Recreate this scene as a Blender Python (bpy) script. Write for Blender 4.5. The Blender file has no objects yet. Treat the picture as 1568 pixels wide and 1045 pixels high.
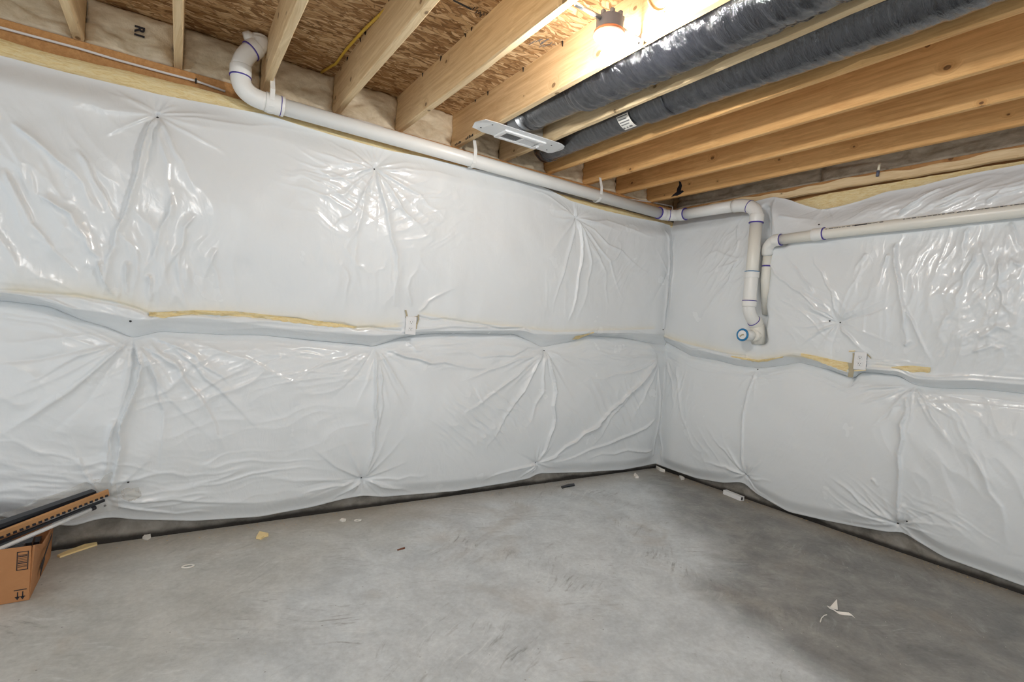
import bpy, bmesh, math, random
import numpy as np
from mathutils import Vector, Matrix

random.seed(7)
rng = np.random.RandomState(11)
S = bpy.context.scene
COL = S.collection
PI = math.pi

# ------------------------------------------------------------------ camera
FPX = 780.9
CAM = np.array([-3.85824, -3.2082, 1.23608])
YAW, PITCH, ROLL = 0.58513, -0.02884, 0.07188
_f = np.array([math.sin(YAW)*math.cos(PITCH), math.cos(YAW)*math.cos(PITCH), math.sin(PITCH)])
_r0 = np.array([math.cos(YAW), -math.sin(YAW), 0.0])
_u0 = np.cross(_r0, _f)
_r = _r0*math.cos(ROLL) + _u0*math.sin(ROLL)
_u = -_r0*math.sin(ROLL) + _u0*math.cos(ROLL)
cd = bpy.data.cameras.new('camera')
cam = bpy.data.objects.new('camera', cd)
COL.objects.link(cam)
M = Matrix(((_r[0], _u[0], -_f[0], CAM[0]), (_r[1], _u[1], -_f[1], CAM[1]), (_r[2], _u[2], -_f[2], CAM[2]), (0, 0, 0, 1)))
cam.matrix_world = M
cd.sensor_fit = 'HORIZONTAL'
cd.sensor_width = 36.0
cd.lens = FPX/1568*36.0
cd.clip_start = 0.02
S.camera = cam

def at(px, py, ax, v):
    """world point where the line of sight through a photo pixel meets the plane ax = v"""
    d = _f + _r*(px-784)/FPX + _u*(522.5-py)/FPX
    i = 'xyz'.index(ax)
    return CAM + d*((v-CAM[i])/d[i])

# ------------------------------------------------------------------ world, exposure
W = bpy.data.worlds.new('world')
S.world = W
W.use_nodes = True
W.node_tree.nodes['Background'].inputs[0].default_value = (0.91, 0.965, 1.0, 1)
W.node_tree.nodes['Background'].inputs[1].default_value = 0.55
BULB = 590.0            # radiance of the naked bulb in view
BULB_FILL = 640.0       # unseen bulb added behind the camera as fill
S.cycles.max_bounces = 9
S.cycles.diffuse_bounces = 6
S.view_settings.view_transform = 'Standard'
S.view_settings.look = 'None'
S.view_settings.exposure = 1.0
S.view_settings.gamma = 1.0
S.view_settings.use_curve_mapping = False

# ------------------------------------------------------------------ node helpers
def mat(name):
    m = bpy.data.materials.new(name)
    m.use_nodes = True
    nt = m.node_tree
    b = nt.nodes['Principled BSDF']
    return m, nt, b

class N:
    def __init__(s, nt): s.nt = nt
    def __call__(s, typ, **kw):
        n = s.nt.nodes.new('ShaderNode'+typ)
        for k, v in kw.items():
            if k.startswith('i_'):
                key = k[2:]
                key = int(key) if key.isdigit() else key.replace('_', ' ')
                s.set(n.inputs[key], v)
            else: setattr(n, k, v)
        return n
    def set(s, inp, v):
        if hasattr(v, 'is_output'): s.nt.links.new(v, inp)
        elif hasattr(v, 'outputs'): s.nt.links.new(v.outputs[0], inp)
        else: inp.default_value = v
    def math(s, op, a, b=0.0, c=None, clamp=False):
        n = s.nt.nodes.new('ShaderNodeMath'); n.operation = op; n.use_clamp = clamp
        s.set(n.inputs[0], a); s.set(n.inputs[1], b)
        if c is not None: s.set(n.inputs[2], c)
        return n.outputs[0]
    def mix(s, fac, a, b, blend='MIX'):
        n = s.nt.nodes.new('ShaderNodeMix'); n.data_type = 'RGBA'; n.blend_type = blend
        s.set(n.inputs[0], fac); s.set(n.inputs[6], a); s.set(n.inputs[7], b)
        return n.outputs[2]
    def ramp(s, fac, stops):
        n = s.nt.nodes.new('ShaderNodeValToRGB')
        el = n.color_ramp.elements
        el[0].position, el[0].color = stops[0][0], stops[0][1]
        el[1].position, el[1].color = stops[-1][0], stops[-1][1]
        for p, c in stops[1:-1]:
            e = el.new(p); e.color = c
        s.set(n.inputs[0], fac)
        return n.outputs[0]
    def mapping(s, vec, scale=(1, 1, 1), rot=(0, 0, 0), loc=(0, 0, 0)):
        n = s.nt.nodes.new('ShaderNodeMapping')
        s.set(n.inputs[0], vec)
        n.inputs[1].default_value = loc; n.inputs[2].default_value = rot; n.inputs[3].default_value = scale
        return n.outputs[0]
    def noise(s, vec, scale, detail=4, rough=0.55, dist=0.0):
        n = s.nt.nodes.new('ShaderNodeTexNoise')
        s.set(n.inputs['Vector'], vec)
        n.inputs['Scale'].default_value = scale; n.inputs['Detail'].default_value = detail
        n.inputs['Roughness'].default_value = rough; n.inputs['Distortion'].default_value = dist
        return n.outputs[0]
    def smooth(s, v, a, b):
        n = s.nt.nodes.new('ShaderNodeMapRange'); n.interpolation_type = 'SMOOTHSTEP'
        s.set(n.inputs[0], v); n.inputs[1].default_value = a; n.inputs[2].default_value = b
        return n.outputs[0]
    def bump(s, h, strength, dist=0.01):
        n = s.nt.nodes.new('ShaderNodeBump')
        n.inputs['Strength'].default_value = strength; n.inputs['Distance'].default_value = dist
        s.set(n.inputs['Height'], h)
        return n.outputs[0]

def C(r, g, b): return (r, g, b, 1)
def srgb(r, g, b):
    f = lambda c: (c/255/12.92 if c <= 10 else ((c/255+0.055)/1.055)**2.4)
    return (f(r), f(g), f(b), 1)

def plain(name, col, rough=0.5, metal=0.0, var=0.0, scale=8.0, bump=0.0, spec=0.5):
    m, nt, b = mat(name); n = N(nt)
    tc = n('TexCoord')
    ns = n.noise(tc.outputs['Object'], scale, 4)
    if var > 0:
        lo = tuple(c*(1-var) for c in col[:3])+(1,)
        hi = tuple(min(1, c*(1+var)) for c in col[:3])+(1,)
        nt.links.new(n.mix(ns, lo, hi), b.inputs['Base Color'])
    else: b.inputs['Base Color'].default_value = col
    b.inputs['Roughness'].default_value = rough
    b.inputs['Metallic'].default_value = metal
    b.inputs['Specular IOR Level'].default_value = spec
    if bump > 0: nt.links.new(n.bump(n.noise(tc.outputs['Object'], scale*4, 5), bump, 0.004), b.inputs['Normal'])
    return m

# ------------------------------------------------------------------ materials
def m_plastic():
    m, nt, b = mat('white_poly_facing'); n = N(nt)
    tc = n('TexCoord'); o = tc.outputs['Object']
    at_ = n('Attribute', attribute_name='fiber')
    base = n.mix(n.noise(o, 1.6, 1), C(0.742, 0.770, 0.785), C(0.768, 0.793, 0.806))
    fib = n.mix(n.noise(o, 30, 4), srgb(226, 204, 150), srgb(242, 230, 196))
    nt.links.new(n.mix(at_.outputs['Fac'], base, fib), b.inputs['Base Color'])
    rg = n.noise(o, 5, 3)
    nt.links.new(n.math('MULTIPLY_ADD', rg, 0.22, 0.12), b.inputs['Roughness'])
    b.inputs['Specular IOR Level'].default_value = 0.65
    h1 = n.noise(o, 30, 3, 0.6, 0.5)
    h2 = n.noise(n.mapping(o, (1, 1, 0.5)), 11, 2, 0.5, 1.4)
    r2 = n.math('ABSOLUTE', n.math('SUBTRACT', h2, 0.5))
    h = n.math('ADD', n.math('MULTIPLY', h1, 0.3), n.math('MULTIPLY', r2, -1.2))
    nt.links.new(n.bump(h, 0.16, 0.012), b.inputs['Normal'])
    return m

def m_floor():
    m, nt, b = mat('troweled_concrete'); n = N(nt)
    tc = n('TexCoord'); o = tc.outputs['Object']
    sep = n('SeparateXYZ'); nt.links.new(o, sep.inputs[0])
    x, y = sep.outputs[0], sep.outputs[1]
    big = n.noise(o, 0.9, 4, 0.55, 0.4)
    warp = n.math('MULTIPLY', n.math('SUBTRACT', big, 0.5), 1.9)
    # dark cured patch: right of the line through (-0.78,-0.71) and (-1.93,-2.27)
    sd = n.math('ADD', n.math('MULTIPLY', x, 0.806), n.math('MULTIPLY', y, -0.592))
    sd = n.math('ADD', n.math('ADD', sd, 0.14), warp)
    dark = n.smooth(sd, -0.26, 0.30)
    # beige cured patch along the left wall, left of (-2.4,-.3)-(-3.9,-1.6)
    sb = n.math('ADD', n.math('MULTIPLY', x, -0.631), n.math('MULTIPLY', y, 0.776))
    sb = n.math('ADD', n.math('ADD', sb, -1.40), n.math('MULTIPLY', warp, 0.6))
    beige = n.smooth(sb, -0.25, 0.35)
    mid = n.noise(o, 4.5, 8, 0.68, 0.4)
    grey = n.mix(n.smooth(mid, 0.3, 0.7), C(0.47, 0.505, 0.525), C(0.63, 0.67, 0.69))
    bg = n.mix(n.smooth(mid, 0.3, 0.7), C(0.41, 0.412, 0.385), C(0.53, 0.53, 0.50))
    dk = n.mix(n.smooth(mid, 0.28, 0.72), C(0.155, 0.154, 0.147), C(0.30, 0.295, 0.275))
    col = n.mix(n.math('MULTIPLY', beige, 0.85), grey, bg)
    col = n.mix(n.math('MULTIPLY', dark, 0.92), col, dk)
    # brown drift of dust along the right wall and inside the patch
    br = n.smooth(n.noise(n.mapping(o, (1, 1, 1), (0, 0, 0.5)), 1.7, 5, 0.6, 0.8), 0.52, 0.74)
    col = n.mix(n.math('MULTIPLY', br, 0.35), col, C(0.33, 0.275, 0.21))
    edge = n.math('MAXIMUM', n.smooth(x, -0.30, -0.05), n.smooth(y, -0.38, -0.06))
    col = n.mix(n.math('MULTIPLY', edge, 0.55), col, C(0.35, 0.305, 0.245))
    # trowel streaks, swept in two directions
    wv = n('VectorMath', operation='ADD')
    nt.links.new(o, wv.inputs[0])
    nw = n('TexNoise'); nt.links.new(o, nw.inputs['Vector']); nw.inputs['Scale'].default_value = 1.4; nw.inputs['Detail'].default_value = 2
    sc = n('VectorMath', operation='SCALE'); nt.links.new(nw.outputs[1], sc.inputs[0]); sc.inputs['Scale'].default_value = 0.42
    nt.links.new(sc.outputs[0], wv.inputs[1])
    s1 = n.noise(n.mapping(n.mapping(wv.outputs[0], rot=(0, 0, -0.62)), (5.5, 34, 1)), 1.0, 8, 0.68)
    s2 = n.noise(n.mapping(n.mapping(wv.outputs[0], rot=(0, 0, 0.45), loc=(4, 2, 0)), (5.5, 42, 1)), 1.0, 8, 0.68)
    pick = n.smooth(n.noise(o, 1.1, 2), 0.42, 0.58)
    st = n.mix(pick, s1, s2)
    light = n.smooth(st, 0.53, 0.72); drk = n.smooth(st, 0.46, 0.30)
    patch = n.smooth(n.noise(o, 1.9, 3), 0.36, 0.62)
    col = n.mix(n.math('MULTIPLY', n.math('MULTIPLY', light, patch), n.math('MULTIPLY_ADD', dark, -0.28, 0.48)), col, C(0.78, 0.80, 0.80))
    col = n.mix(n.math('MULTIPLY', n.math('MULTIPLY', drk, patch), 0.60), col, C(0.15, 0.148, 0.145))
    grain = n.noise(o, 42, 6, 0.7)
    gsc = n('VectorMath', operation='SCALE'); nt.links.new(col, gsc.inputs[0]); nt.links.new(n.math('MULTIPLY_ADD', grain, 0.55, 0.725), gsc.inputs['Scale'])
    col = gsc.outputs[0]
    # grit
    vo = n('TexVoronoi', i_Scale=26.0); nt.links.new(o, vo.inputs['Vector'])
    spk = n.math('MULTIPLY', n.math('LESS_THAN', vo.outputs['Distance'], 0.085), n.math('GREATER_THAN', n.noise(o, 9, 2), 0.58))
    col = n.mix(n.math('MULTIPLY', spk, 0.55), col, C(0.12, 0.11, 0.10))
    nt.links.new(col, b.inputs['Base Color'])
    nt.links.new(n.math('MULTIPLY_ADD', mid, 0.25, 0.42), b.inputs['Roughness'])
    b.inputs['Specular IOR Level'].default_value = 0.35
    h = n.math('ADD', n.math('MULTIPLY', st, 0.6), n.math('MULTIPLY', n.noise(o, 60, 4), 0.3))
    nt.links.new(n.bump(h, 0.35, 0.008), b.inputs['Normal'])
    return m

def m_concrete_wall():
    m, nt, b = mat('foundation_concrete'); n = N(nt)
    o = n('TexCoord').outputs['Object']
    v = n.noise(o, 7, 6, 0.65, 0.4)
    nt.links.new(n.ramp(v, [(0.25, C(0.10, 0.088, 0.072)), (0.5, C(0.25, 0.23, 0.20)), (0.8, C(0.40, 0.375, 0.335))]), b.inputs['Base Color'])
    base_link = b.inputs['Base Color'].links[0].from_socket
    sz = n('SeparateXYZ'); nt.links.new(o, sz.inputs[0])
    foot_dark = n.smooth(n.math('ADD', sz.outputs[2], n.math('MULTIPLY', n.noise(o, 2.3, 5, 0.6), -0.075)), 0.0, -0.03)  # darker towards the foot of the wall, with a ragged edge
    nt.links.new(n.mix(n.math('MULTIPLY', foot_dark, 0.93), base_link, C(0.018, 0.014, 0.011)), b.inputs['Base Color'])
    b.inputs['Roughness'].default_value = 0.9
    nt.links.new(n.bump(n.noise(o, 40, 6), 0.6, 0.01), b.inputs['Normal'])
    return m

def m_wood(name, c_lo, c_hi, c_knot):
    m, nt, b = mat(name); n = N(nt)
    tc = n('TexCoord'); oi = n('ObjectInfo')
    off = n('CombineXYZ'); nt.links.new(n.math('MULTIPLY', oi.outputs['Random'], 37.0), off.inputs[1])
    nt.links.new(n.math('MULTIPLY', oi.outputs['Random'], 11.0), off.inputs[2])
    ad = n('VectorMath', operation='ADD'); nt.links.new(tc.outputs['Object'], ad.inputs[0]); nt.links.new(off.outputs[0], ad.inputs[1])
    p = ad.outputs[0]
    sp = n('SeparateXYZ'); nt.links.new(p, sp.inputs[0])
    cb = n('CombineXYZ'); nt.links.new(n.math('MULTIPLY', sp.outputs[1], 0.75), cb.inputs[0])
    nt.links.new(n.math('ADD', sp.outputs[2], n.math('MULTIPLY', sp.outputs[0], 1.3)), cb.inputs[1])
    vo = n('TexVoronoi', voronoi_dimensions='2D', i_Scale=5.2); nt.links.new(cb.outputs[0], vo.inputs['Vector'])
    gate = n('SeparateColor'); nt.links.new(vo.outputs['Color'], gate.inputs[0])
    rad = n.math('MULTIPLY_ADD', gate.outputs[1], 0.055, 0.018)
    on = n.math('GREATER_THAN', gate.outputs[0], 0.52)
    kd = n.math('DIVIDE', vo.outputs['Distance'], rad)
    knot = n.math('MULTIPLY', on, n.smooth(kd, 1.15, 0.75))
    halo = n.math('MULTIPLY', on, n.smooth(kd, 4.0, 0.8))
    # grain
    gy = n.noise(p, 1.3, 3, 0.5)
    g = n('CombineXYZ')
    nt.links.new(n.math('ADD', n.math('MULTIPLY', sp.outputs[0], 30.0), n.math('MULTIPLY', gy, 5.0)), g.inputs[0])
    nt.links.new(n.math('MULTIPLY', sp.outputs[1], 0.9), g.inputs[1])
    nt.links.new(n.math('ADD', n.math('MULTIPLY', sp.outputs[2], 30.0), n.math('MULTIPLY', halo, 2.2)), g.inputs[2])
    gr = n.noise(g.outputs[0], 1.6, 5, 0.65, 0.3)
    fine = n.noise(n.mapping(p, (90, 2.2, 90)), 1.6, 3, 0.5)
    tone = n.noise(p, 0.7, 2)
    f = n.math('ADD', n.math('MULTIPLY', gr, 0.75), n.math('ADD', n.math('MULTIPLY', fine, 0.2), n.math('MULTIPLY', tone, 0.25)))
    col = n.ramp(f, [(0.35, c_lo), (0.75, c_hi)])
    col = n.mix(n.math('MULTIPLY', halo, 0.35), col, c_lo)
    ring = n.math('MULTIPLY', knot, n.math('MULTIPLY_ADD', n.noise(p, 60, 2), 0.5, 0.55))
    col = n.mix(n.math('MULTIPLY', ring, 0.9), col, c_knot)
    nt.links.new(col, b.inputs['Base Color'])
    b.inputs['Roughness'].default_value = 0.62
    b.inputs['Specular IOR Level'].default_value = 0.3
    nt.links.new(n.bump(f, 0.2, 0.004), b.inputs['Normal'])
    return m

def m_osb():
    m, nt, b = mat('oriented_strand_board'); n = N(nt)
    o = n('TexCoord').outputs['Object']
    nw = n('TexNoise'); nt.links.new(o, nw.inputs['Vector']); nw.inputs['Scale'].default_value = 9; nw.inputs['Detail'].default_value = 3
    sc = n('VectorMath', operation='SCALE'); nt.links.new(nw.outputs[1], sc.inputs[0]); sc.inputs['Scale'].default_value = 0.035
    wv = n('VectorMath', operation='ADD'); nt.links.new(o, wv.inputs[0]); nt.links.new(sc.outputs[0], wv.inputs[1])
    cols, edges = [], []
    for i, (rz, sx, sy) in enumerate([(0.10, 8, 44), (-0.28, 7, 34), (0.38, 9, 50), (-0.62, 9, 40)]):
        v = n.mapping(n.mapping(wv.outputs[0], rot=(0, 0, rz), loc=(i*3.1, i*1.7, 0)), (sx, sy, 0.001))
        vo = n('TexVoronoi', voronoi_dimensions='2D', i_Scale=1.0, i_Randomness=1.0); nt.links.new(v, vo.inputs['Vector'])
        ve = n('TexVoronoi', voronoi_dimensions='2D', feature='DISTANCE_TO_EDGE', i_Scale=1.0); nt.links.new(v, ve.inputs['Vector'])
        sep = n('SeparateColor'); nt.links.new(vo.outputs['Color'], sep.inputs[0])
        cols.append(sep.outputs[0]); edges.append(ve.outputs['Distance'])
    pick = n.noise(n.mapping(o, (0.5, 1.6, 1)), 20, 2, 0.5); pick2 = n.noise(n.mapping(o, (0.5, 1.6, 1), loc=(9, 4, 0)), 17, 2, 0.5)
    a = n.math('GREATER_THAN', pick, 0.5); c = n.math('GREATER_THAN', pick2, 0.56); d = n.math('LESS_THAN', pick2, 0.41)
    val = n.mix(a, cols[0], cols[1]); val = n.mix(c, val, cols[2]); val = n.mix(d, val, cols[3])
    ed = n.mix(a, edges[0], edges[1]); ed = n.mix(c, ed, edges[2]); ed = n.mix(d, ed, edges[3])
    fine = n.noise(n.mapping(wv.outputs[0], (12, 150, 1)), 1.0, 4, 0.6)
    f = n.math('ADD', n.math('MULTIPLY', val, 0.75), n.math('MULTIPLY', fine, 0.35))
    col = n.ramp(f, [(0.1, C(0.16, 0.078, 0.028)), (0.35, C(0.36, 0.20, 0.085)), (0.62, C(0.56, 0.36, 0.18)), (0.95, C(0.80, 0.60, 0.36))])
    line = n.smooth(ed, 0.10, 0.0)
    col = n.mix(n.math('MULTIPLY', line, 0.55), col, C(0.10, 0.045, 0.018))
    big = n.smooth(n.noise(o, 2.5, 3), 0.35, 0.7)
    col = n.mix(n.math('MULTIPLY', big, 0.22), col, C(0.34, 0.19, 0.08))
    nt.links.new(col, b.inputs['Base Color'])
    b.inputs['Roughness'].default_value = 0.7
    b.inputs['Specular IOR Level'].default_value = 0.25
    nt.links.new(n.bump(n.math('ADD', f, n.math('MULTIPLY', line, -0.5)), 0.35, 0.006), b.inputs['Normal'])
    return m

def m_batt(name, lo, hi):
    m, nt, b = mat(name); n = N(nt)
    o = n('TexCoord').outputs['Object']
    v = n.noise(n.mapping(o, (1, 1, 2.2)), 7, 6, 0.65, 0.5)
    nt.links.new(n.ramp(v, [(0.28, lo), (0.72, hi)]), b.inputs['Base Color'])
    b.inputs['Roughness'].default_value = 0.95
    b.inputs['Specular IOR Level'].default_value = 0.1
    nt.links.new(n.bump(n.math('ADD', n.noise(o, 18, 5), n.math('MULTIPLY', n.noise(o, 120, 3), 0.25)), 0.5, 0.015), b.inputs['Normal'])
    return m

def m_fiber():
    m, nt, b = mat('yellow_fiberglass'); n = N(nt)
    o = n('TexCoord').outputs['Object']
    v = n.noise(n.mapping(o, (1, 1, 5)), 22, 6, 0.7, 0.8)
    nt.links.new(n.ramp(v, [(0.25, srgb(218, 186, 124)), (0.5, srgb(240, 220, 168)), (0.75, srgb(248, 236, 204))]), b.inputs['Base Color'])
    b.inputs['Roughness'].default_value = 0.95
    b.inputs['Specular IOR Level'].default_value = 0.1
    nt.links.new(n.bump(v, 0.7, 0.01), b.inputs['Normal'])
    return m

def m_duct():
    m, nt, b = mat('black_duct_film'); n = N(nt)
    o = n('TexCoord').outputs['Object']
    nt.links.new(n.mix(n.noise(o, 5, 4), C(0.006, 0.0065, 0.009), C(0.020, 0.021, 0.026)), b.inputs['Base Color'])
    b.inputs['Roughness'].default_value = 0.13
    b.inputs['Specular IOR Level'].default_value = 1.0
    h = n.noise(n.mapping(o, (9, 46, 9)), 1.0, 5, 0.62, 0.9)
    h = n.math('ABSOLUTE', n.math('SUBTRACT', h, 0.5))
    nt.links.new(n.bump(h, 0.55, 0.03), b.inputs['Normal'])
    b.inputs['Coat Weight'].default_value = 0.6; b.inputs['Coat Roughness'].default_value = 0.06
    return m

def m_card():
    m, nt, b = mat('brown_cardboard'); n = N(nt)
    o = n('TexCoord').outputs['Object']
    v = n.noise(o, 6, 5, 0.6, 0.3)
    nt.links.new(n.mix(v, srgb(160, 108, 66), srgb(190, 136, 90)), b.inputs['Base Color'])
    b.inputs['Roughness'].default_value = 0.8
    w = n('TexWave', wave_type='BANDS', bands_direction='Z', i_Scale=60.0); nt.links.new(o, w.inputs[0])
    nt.links.new(n.bump(w.outputs[1], 0.06, 0.002), b.inputs['Normal'])
    return m

def m_emit(name, strength):
    m, nt, b = mat(name)
    b.inputs['Base Color'].default_value = C(0.9, 0.9, 0.88)
    b.inputs['Emission Color'].default_value = (1.0, 0.99, 0.972, 1)
    b.inputs['Emission Strength'].default_value = strength
    return m

def m_clear():
    m, nt, b = mat('clear_film')
    n = N(nt)
    o = n('TexCoord').outputs['Object']
    out = nt.nodes['Material Output']
    tr = n('BsdfTransparent'); tr.inputs[0].default_value = C(0.93, 0.92, 0.90)
    gl = n('BsdfGlossy'); gl.inputs['Roughness'].default_value = 0.12; gl.inputs[0].default_value = C(0.9, 0.9, 0.9)
    df = n('BsdfDiffuse'); df.inputs[0].default_value = C(0.8, 0.8, 0.78)
    nb = n.bump(n.noise(o, 22, 4, 0.6, 1.0), 0.8, 0.02)
    nt.links.new(nb, gl.inputs['Normal'])
    mx = n('MixShader'); mx.inputs[0].default_value = 0.12
    nt.links.new(tr.outputs[0], mx.inputs[1]); nt.links.new(df.outputs[0], mx.inputs[2])
    m2 = n('MixShader'); m2.inputs[0].default_value = 0.10
    nt.links.new(mx.outputs[0], m2.inputs[1]); nt.links.new(gl.outputs[0], m2.inputs[2])
    nt.links.new(m2.outputs[0], out.inputs[0])
    return m

MT = dict(
    plastic=m_plastic(), floor=m_floor(), conc=m_concrete_wall(), osb=m_osb(),
    pale=m_wood('pale_spruce', C(0.56, 0.37, 0.18), C(0.84, 0.66, 0.41), C(0.12, 0.055, 0.02)),
    fir=m_wood('orange_fir', C(0.52, 0.245, 0.075), C(0.86, 0.53, 0.225), C(0.085, 0.032, 0.012)),
    sill=m_wood('reddish_sill_wood', C(0.36, 0.16, 0.05), C(0.58, 0.31, 0.12), C(0.09, 0.035, 0.012)),
    batt=m_batt('tan_glass_batt', srgb(190, 170, 138), srgb(240, 228, 204)),
    battgrey=m_batt('grey_glass_batt', srgb(150, 136, 114), srgb(216, 204, 184)),
    fiber=m_fiber(), duct=m_duct(), card=m_card(),
    pvc=plain('white_pvc', C(0.80, 0.795, 0.765), 0.32, var=0.03, scale=3),
    pvc_old=plain('cream_pvc', C(0.77, 0.75, 0.68), 0.32, var=0.04, scale=3),
    purple=plain('purple_primer', srgb(74, 58, 150), 0.4, var=0.25, scale=40),
    blue=plain('blue_ring', srgb(28, 120, 172), 0.4, var=0.15, scale=40),
    ink=plain('black_ink', C(0.012, 0.012, 0.018), 0.6),
    greyink=plain('grey_print', C(0.16, 0.16, 0.16), 0.6),
    white=plain('white_enamel', C(0.80, 0.80, 0.80), 0.35),
    white_metal=plain('white_sheet_metal', C(0.74, 0.75, 0.75), 0.4, var=0.05, scale=5),
    steel=plain('galvanised_steel', C(0.62, 0.63, 0.64), 0.32, 0.9, var=0.12, scale=14),
    boxgrey=plain('grey_blue_box', srgb(96, 100, 116), 0.45, var=0.1),
    gasket=plain('foil_gasket', srgb(190, 120, 84), 0.4, 0.5),
    cable=plain('cream_cable', srgb(232, 222, 196), 0.45),
    whitecable=plain('white_pex', srgb(226, 220, 214), 0.4),
    yellowcable=plain('yellow_cable', srgb(214, 178, 66), 0.45, var=0.1),
    dark=plain('dark_void', C(0.02, 0.017, 0.014), 0.9),
    blackmetal=plain('black_painted_metal', C(0.022, 0.024, 0.03), 0.3, 0.2, var=0.2),
    kraft=plain('kraft_edge', srgb(176, 132, 88), 0.85, var=0.12, scale=20),
    chip=plain('fresh_wood_chip', srgb(236, 212, 156), 0.7, var=0.12, scale=30),
    paper=plain('white_scrap', srgb(232, 228, 220), 0.6, var=0.05),
    cutedge=plain('cut_facing_edge', srgb(178, 168, 142), 0.8, var=0.15, scale=20),
    bulb=m_emit('lit_bulb', BULB), bulbfill=m_emit('added_fill_bulb', BULB_FILL), clear=m_clear(),
    screw=plain('dark_screw', C(0.03, 0.028, 0.03), 0.4, 0.6),
)

# ------------------------------------------------------------------ object helpers
BASE = {}
def root_of(o):
    while o.parent: o = o.parent
    return o
def tag(o, label, cat, group=None):
    o['label'] = label; o['category'] = cat
    if group: o['group'] = group
    return o
def thing(name, loc, label, cat, group=None):
    o = bpy.data.objects.new(name, None)
    o.empty_display_size = 0.05
    COL.objects.link(o)
    o.location = loc
    BASE[o.name] = np.array(loc, float)
    return tag(o, label, cat, group)
def mesh(name, V, F, m, parent=None, smooth=False, origin=None):
    V = np.asarray(V, float)
    if parent is not None: org = BASE[root_of(parent).name]
    elif origin is not None: org = np.asarray(origin, float)
    else: org = np.zeros(3)
    me = bpy.data.meshes.new(name)
    me.from_pydata((V-org).tolist(), [], [tuple(f) for f in F])
    me.materials.append(m)
    if smooth: me.shade_smooth()
    o = bpy.data.objects.new(name, me)
    COL.objects.link(o)
    if parent is not None: o.parent = parent
    else:
        o.location = org; BASE[o.name] = org
    return o
def struct(o): o['kind'] = 'structure'; return o

def box(x0, x1, y0, y1, z0, z1):
    V = [(x, y, z) for x in (x0, x1) for y in (y0, y1) for z in (z0, z1)]
    F = [(0, 1, 3, 2), (4, 6, 7, 5), (0, 4, 5, 1), (2, 3, 7, 6), (0, 2, 6, 4), (1, 5, 7, 3)]
    return V, F
def bbox(x0, x1, y0, y1, z0, z1, bev=0.002, seg=1):
    bm = bmesh.new()
    V, F = box(x0, x1, y0, y1, z0, z1)
    vs = [bm.verts.new(v) for v in V]
    for f in F: bm.faces.new([vs[i] for i in f])
    bmesh.ops.recalc_face_normals(bm, faces=bm.faces)
    bmesh.ops.bevel(bm, geom=list(bm.edges), offset=bev, segments=seg, profile=0.5, affect='EDGES')
    bm.verts.index_update()
    V = [tuple(v.co) for v in bm.verts]; F = [tuple(v.index for v in f.verts) for f in bm.faces]
    bm.free()
    return V, F
def join(*parts):
    V, F = [], []
    for v, f in parts:
        k = len(V); V += [tuple(p) for p in v]; F += [tuple(i+k for i in q) for q in f]
    return V, F
def frame(path):
    P = [np.array(p, float) for p in path]
    T = []
    for i in range(len(P)):
        t = P[min(i+1, len(P)-1)]-P[max(i-1, 0)]
        T.append(t/np.linalg.norm(t))
    a = np.array([0, 0, 1.0]) if abs(T[0][2]) < 0.9 else np.array([1.0, 0, 0])
    n = np.cross(T[0], a); n /= np.linalg.norm(n)
    out = []
    for i, t in enumerate(T):
        n = n-t*np.dot(n, t); n /= np.linalg.norm(n)
        out.append((P[i], t, n.copy(), np.cross(t, n)))
    return out
def tube(path, r, seg=16, caps=True, rfun=None):
    fr = frame(path)
    V, F = [], []
    for i, (p, t, n, b) in enumerate(fr):
        ri = r[i] if hasattr(r, '__len__') else r
        for k in range(seg):
            a = 2*PI*k/seg
            rr = ri*(rfun(i, k) if rfun else 1)
            V.append(p+(n*math.cos(a)+b*math.sin(a))*rr)
    m = len(fr)
    for i in range(m-1):
        for k in range(seg):
            k2 = (k+1) % seg
            F.append((i*seg+k, i*seg+k2, (i+1)*seg+k2, (i+1)*seg+k))
    if caps:
        F.append(tuple(range(seg-1, -1, -1))); F.append(tuple((m-1)*seg+k for k in range(seg)))
    return V, F
def arc3(a, c, b, n=10):
    """quadratic sweep a -> b around the corner c"""
    a, c, b = map(lambda q: np.array(q, float), (a, c, b))
    return [a*(1-t)**2+c*2*t*(1-t)+b*t*t for t in np.linspace(0, 1, n)]
def lathe(prof, center, axis=(0, 0, 1), seg=28):
    ax = np.array(axis, float); ax /= np.linalg.norm(ax)
    a = np.array([1.0, 0, 0]) if abs(ax[0]) < 0.9 else np.array([0, 1.0, 0])
    n = np.cross(ax, a); n /= np.linalg.norm(n); b = np.cross(ax, n)
    V, F = [], []
    c = np.array(center, float)
    for r, h in prof:
        for k in range(seg):
            t = 2*PI*k/seg
            V.append(c+ax*h+(n*math.cos(t)+b*math.sin(t))*r)
    for i in range(len(prof)-1):
        for k in range(seg):
            k2 = (k+1) % seg
            F.append((i*seg+k, i*seg+k2, (i+1)*seg+k2, (i+1)*seg+k))
    F.append(tuple(range(seg-1, -1, -1))); F.append(tuple((len(prof)-1)*seg+k for k in range(seg)))
    return V, F
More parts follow.
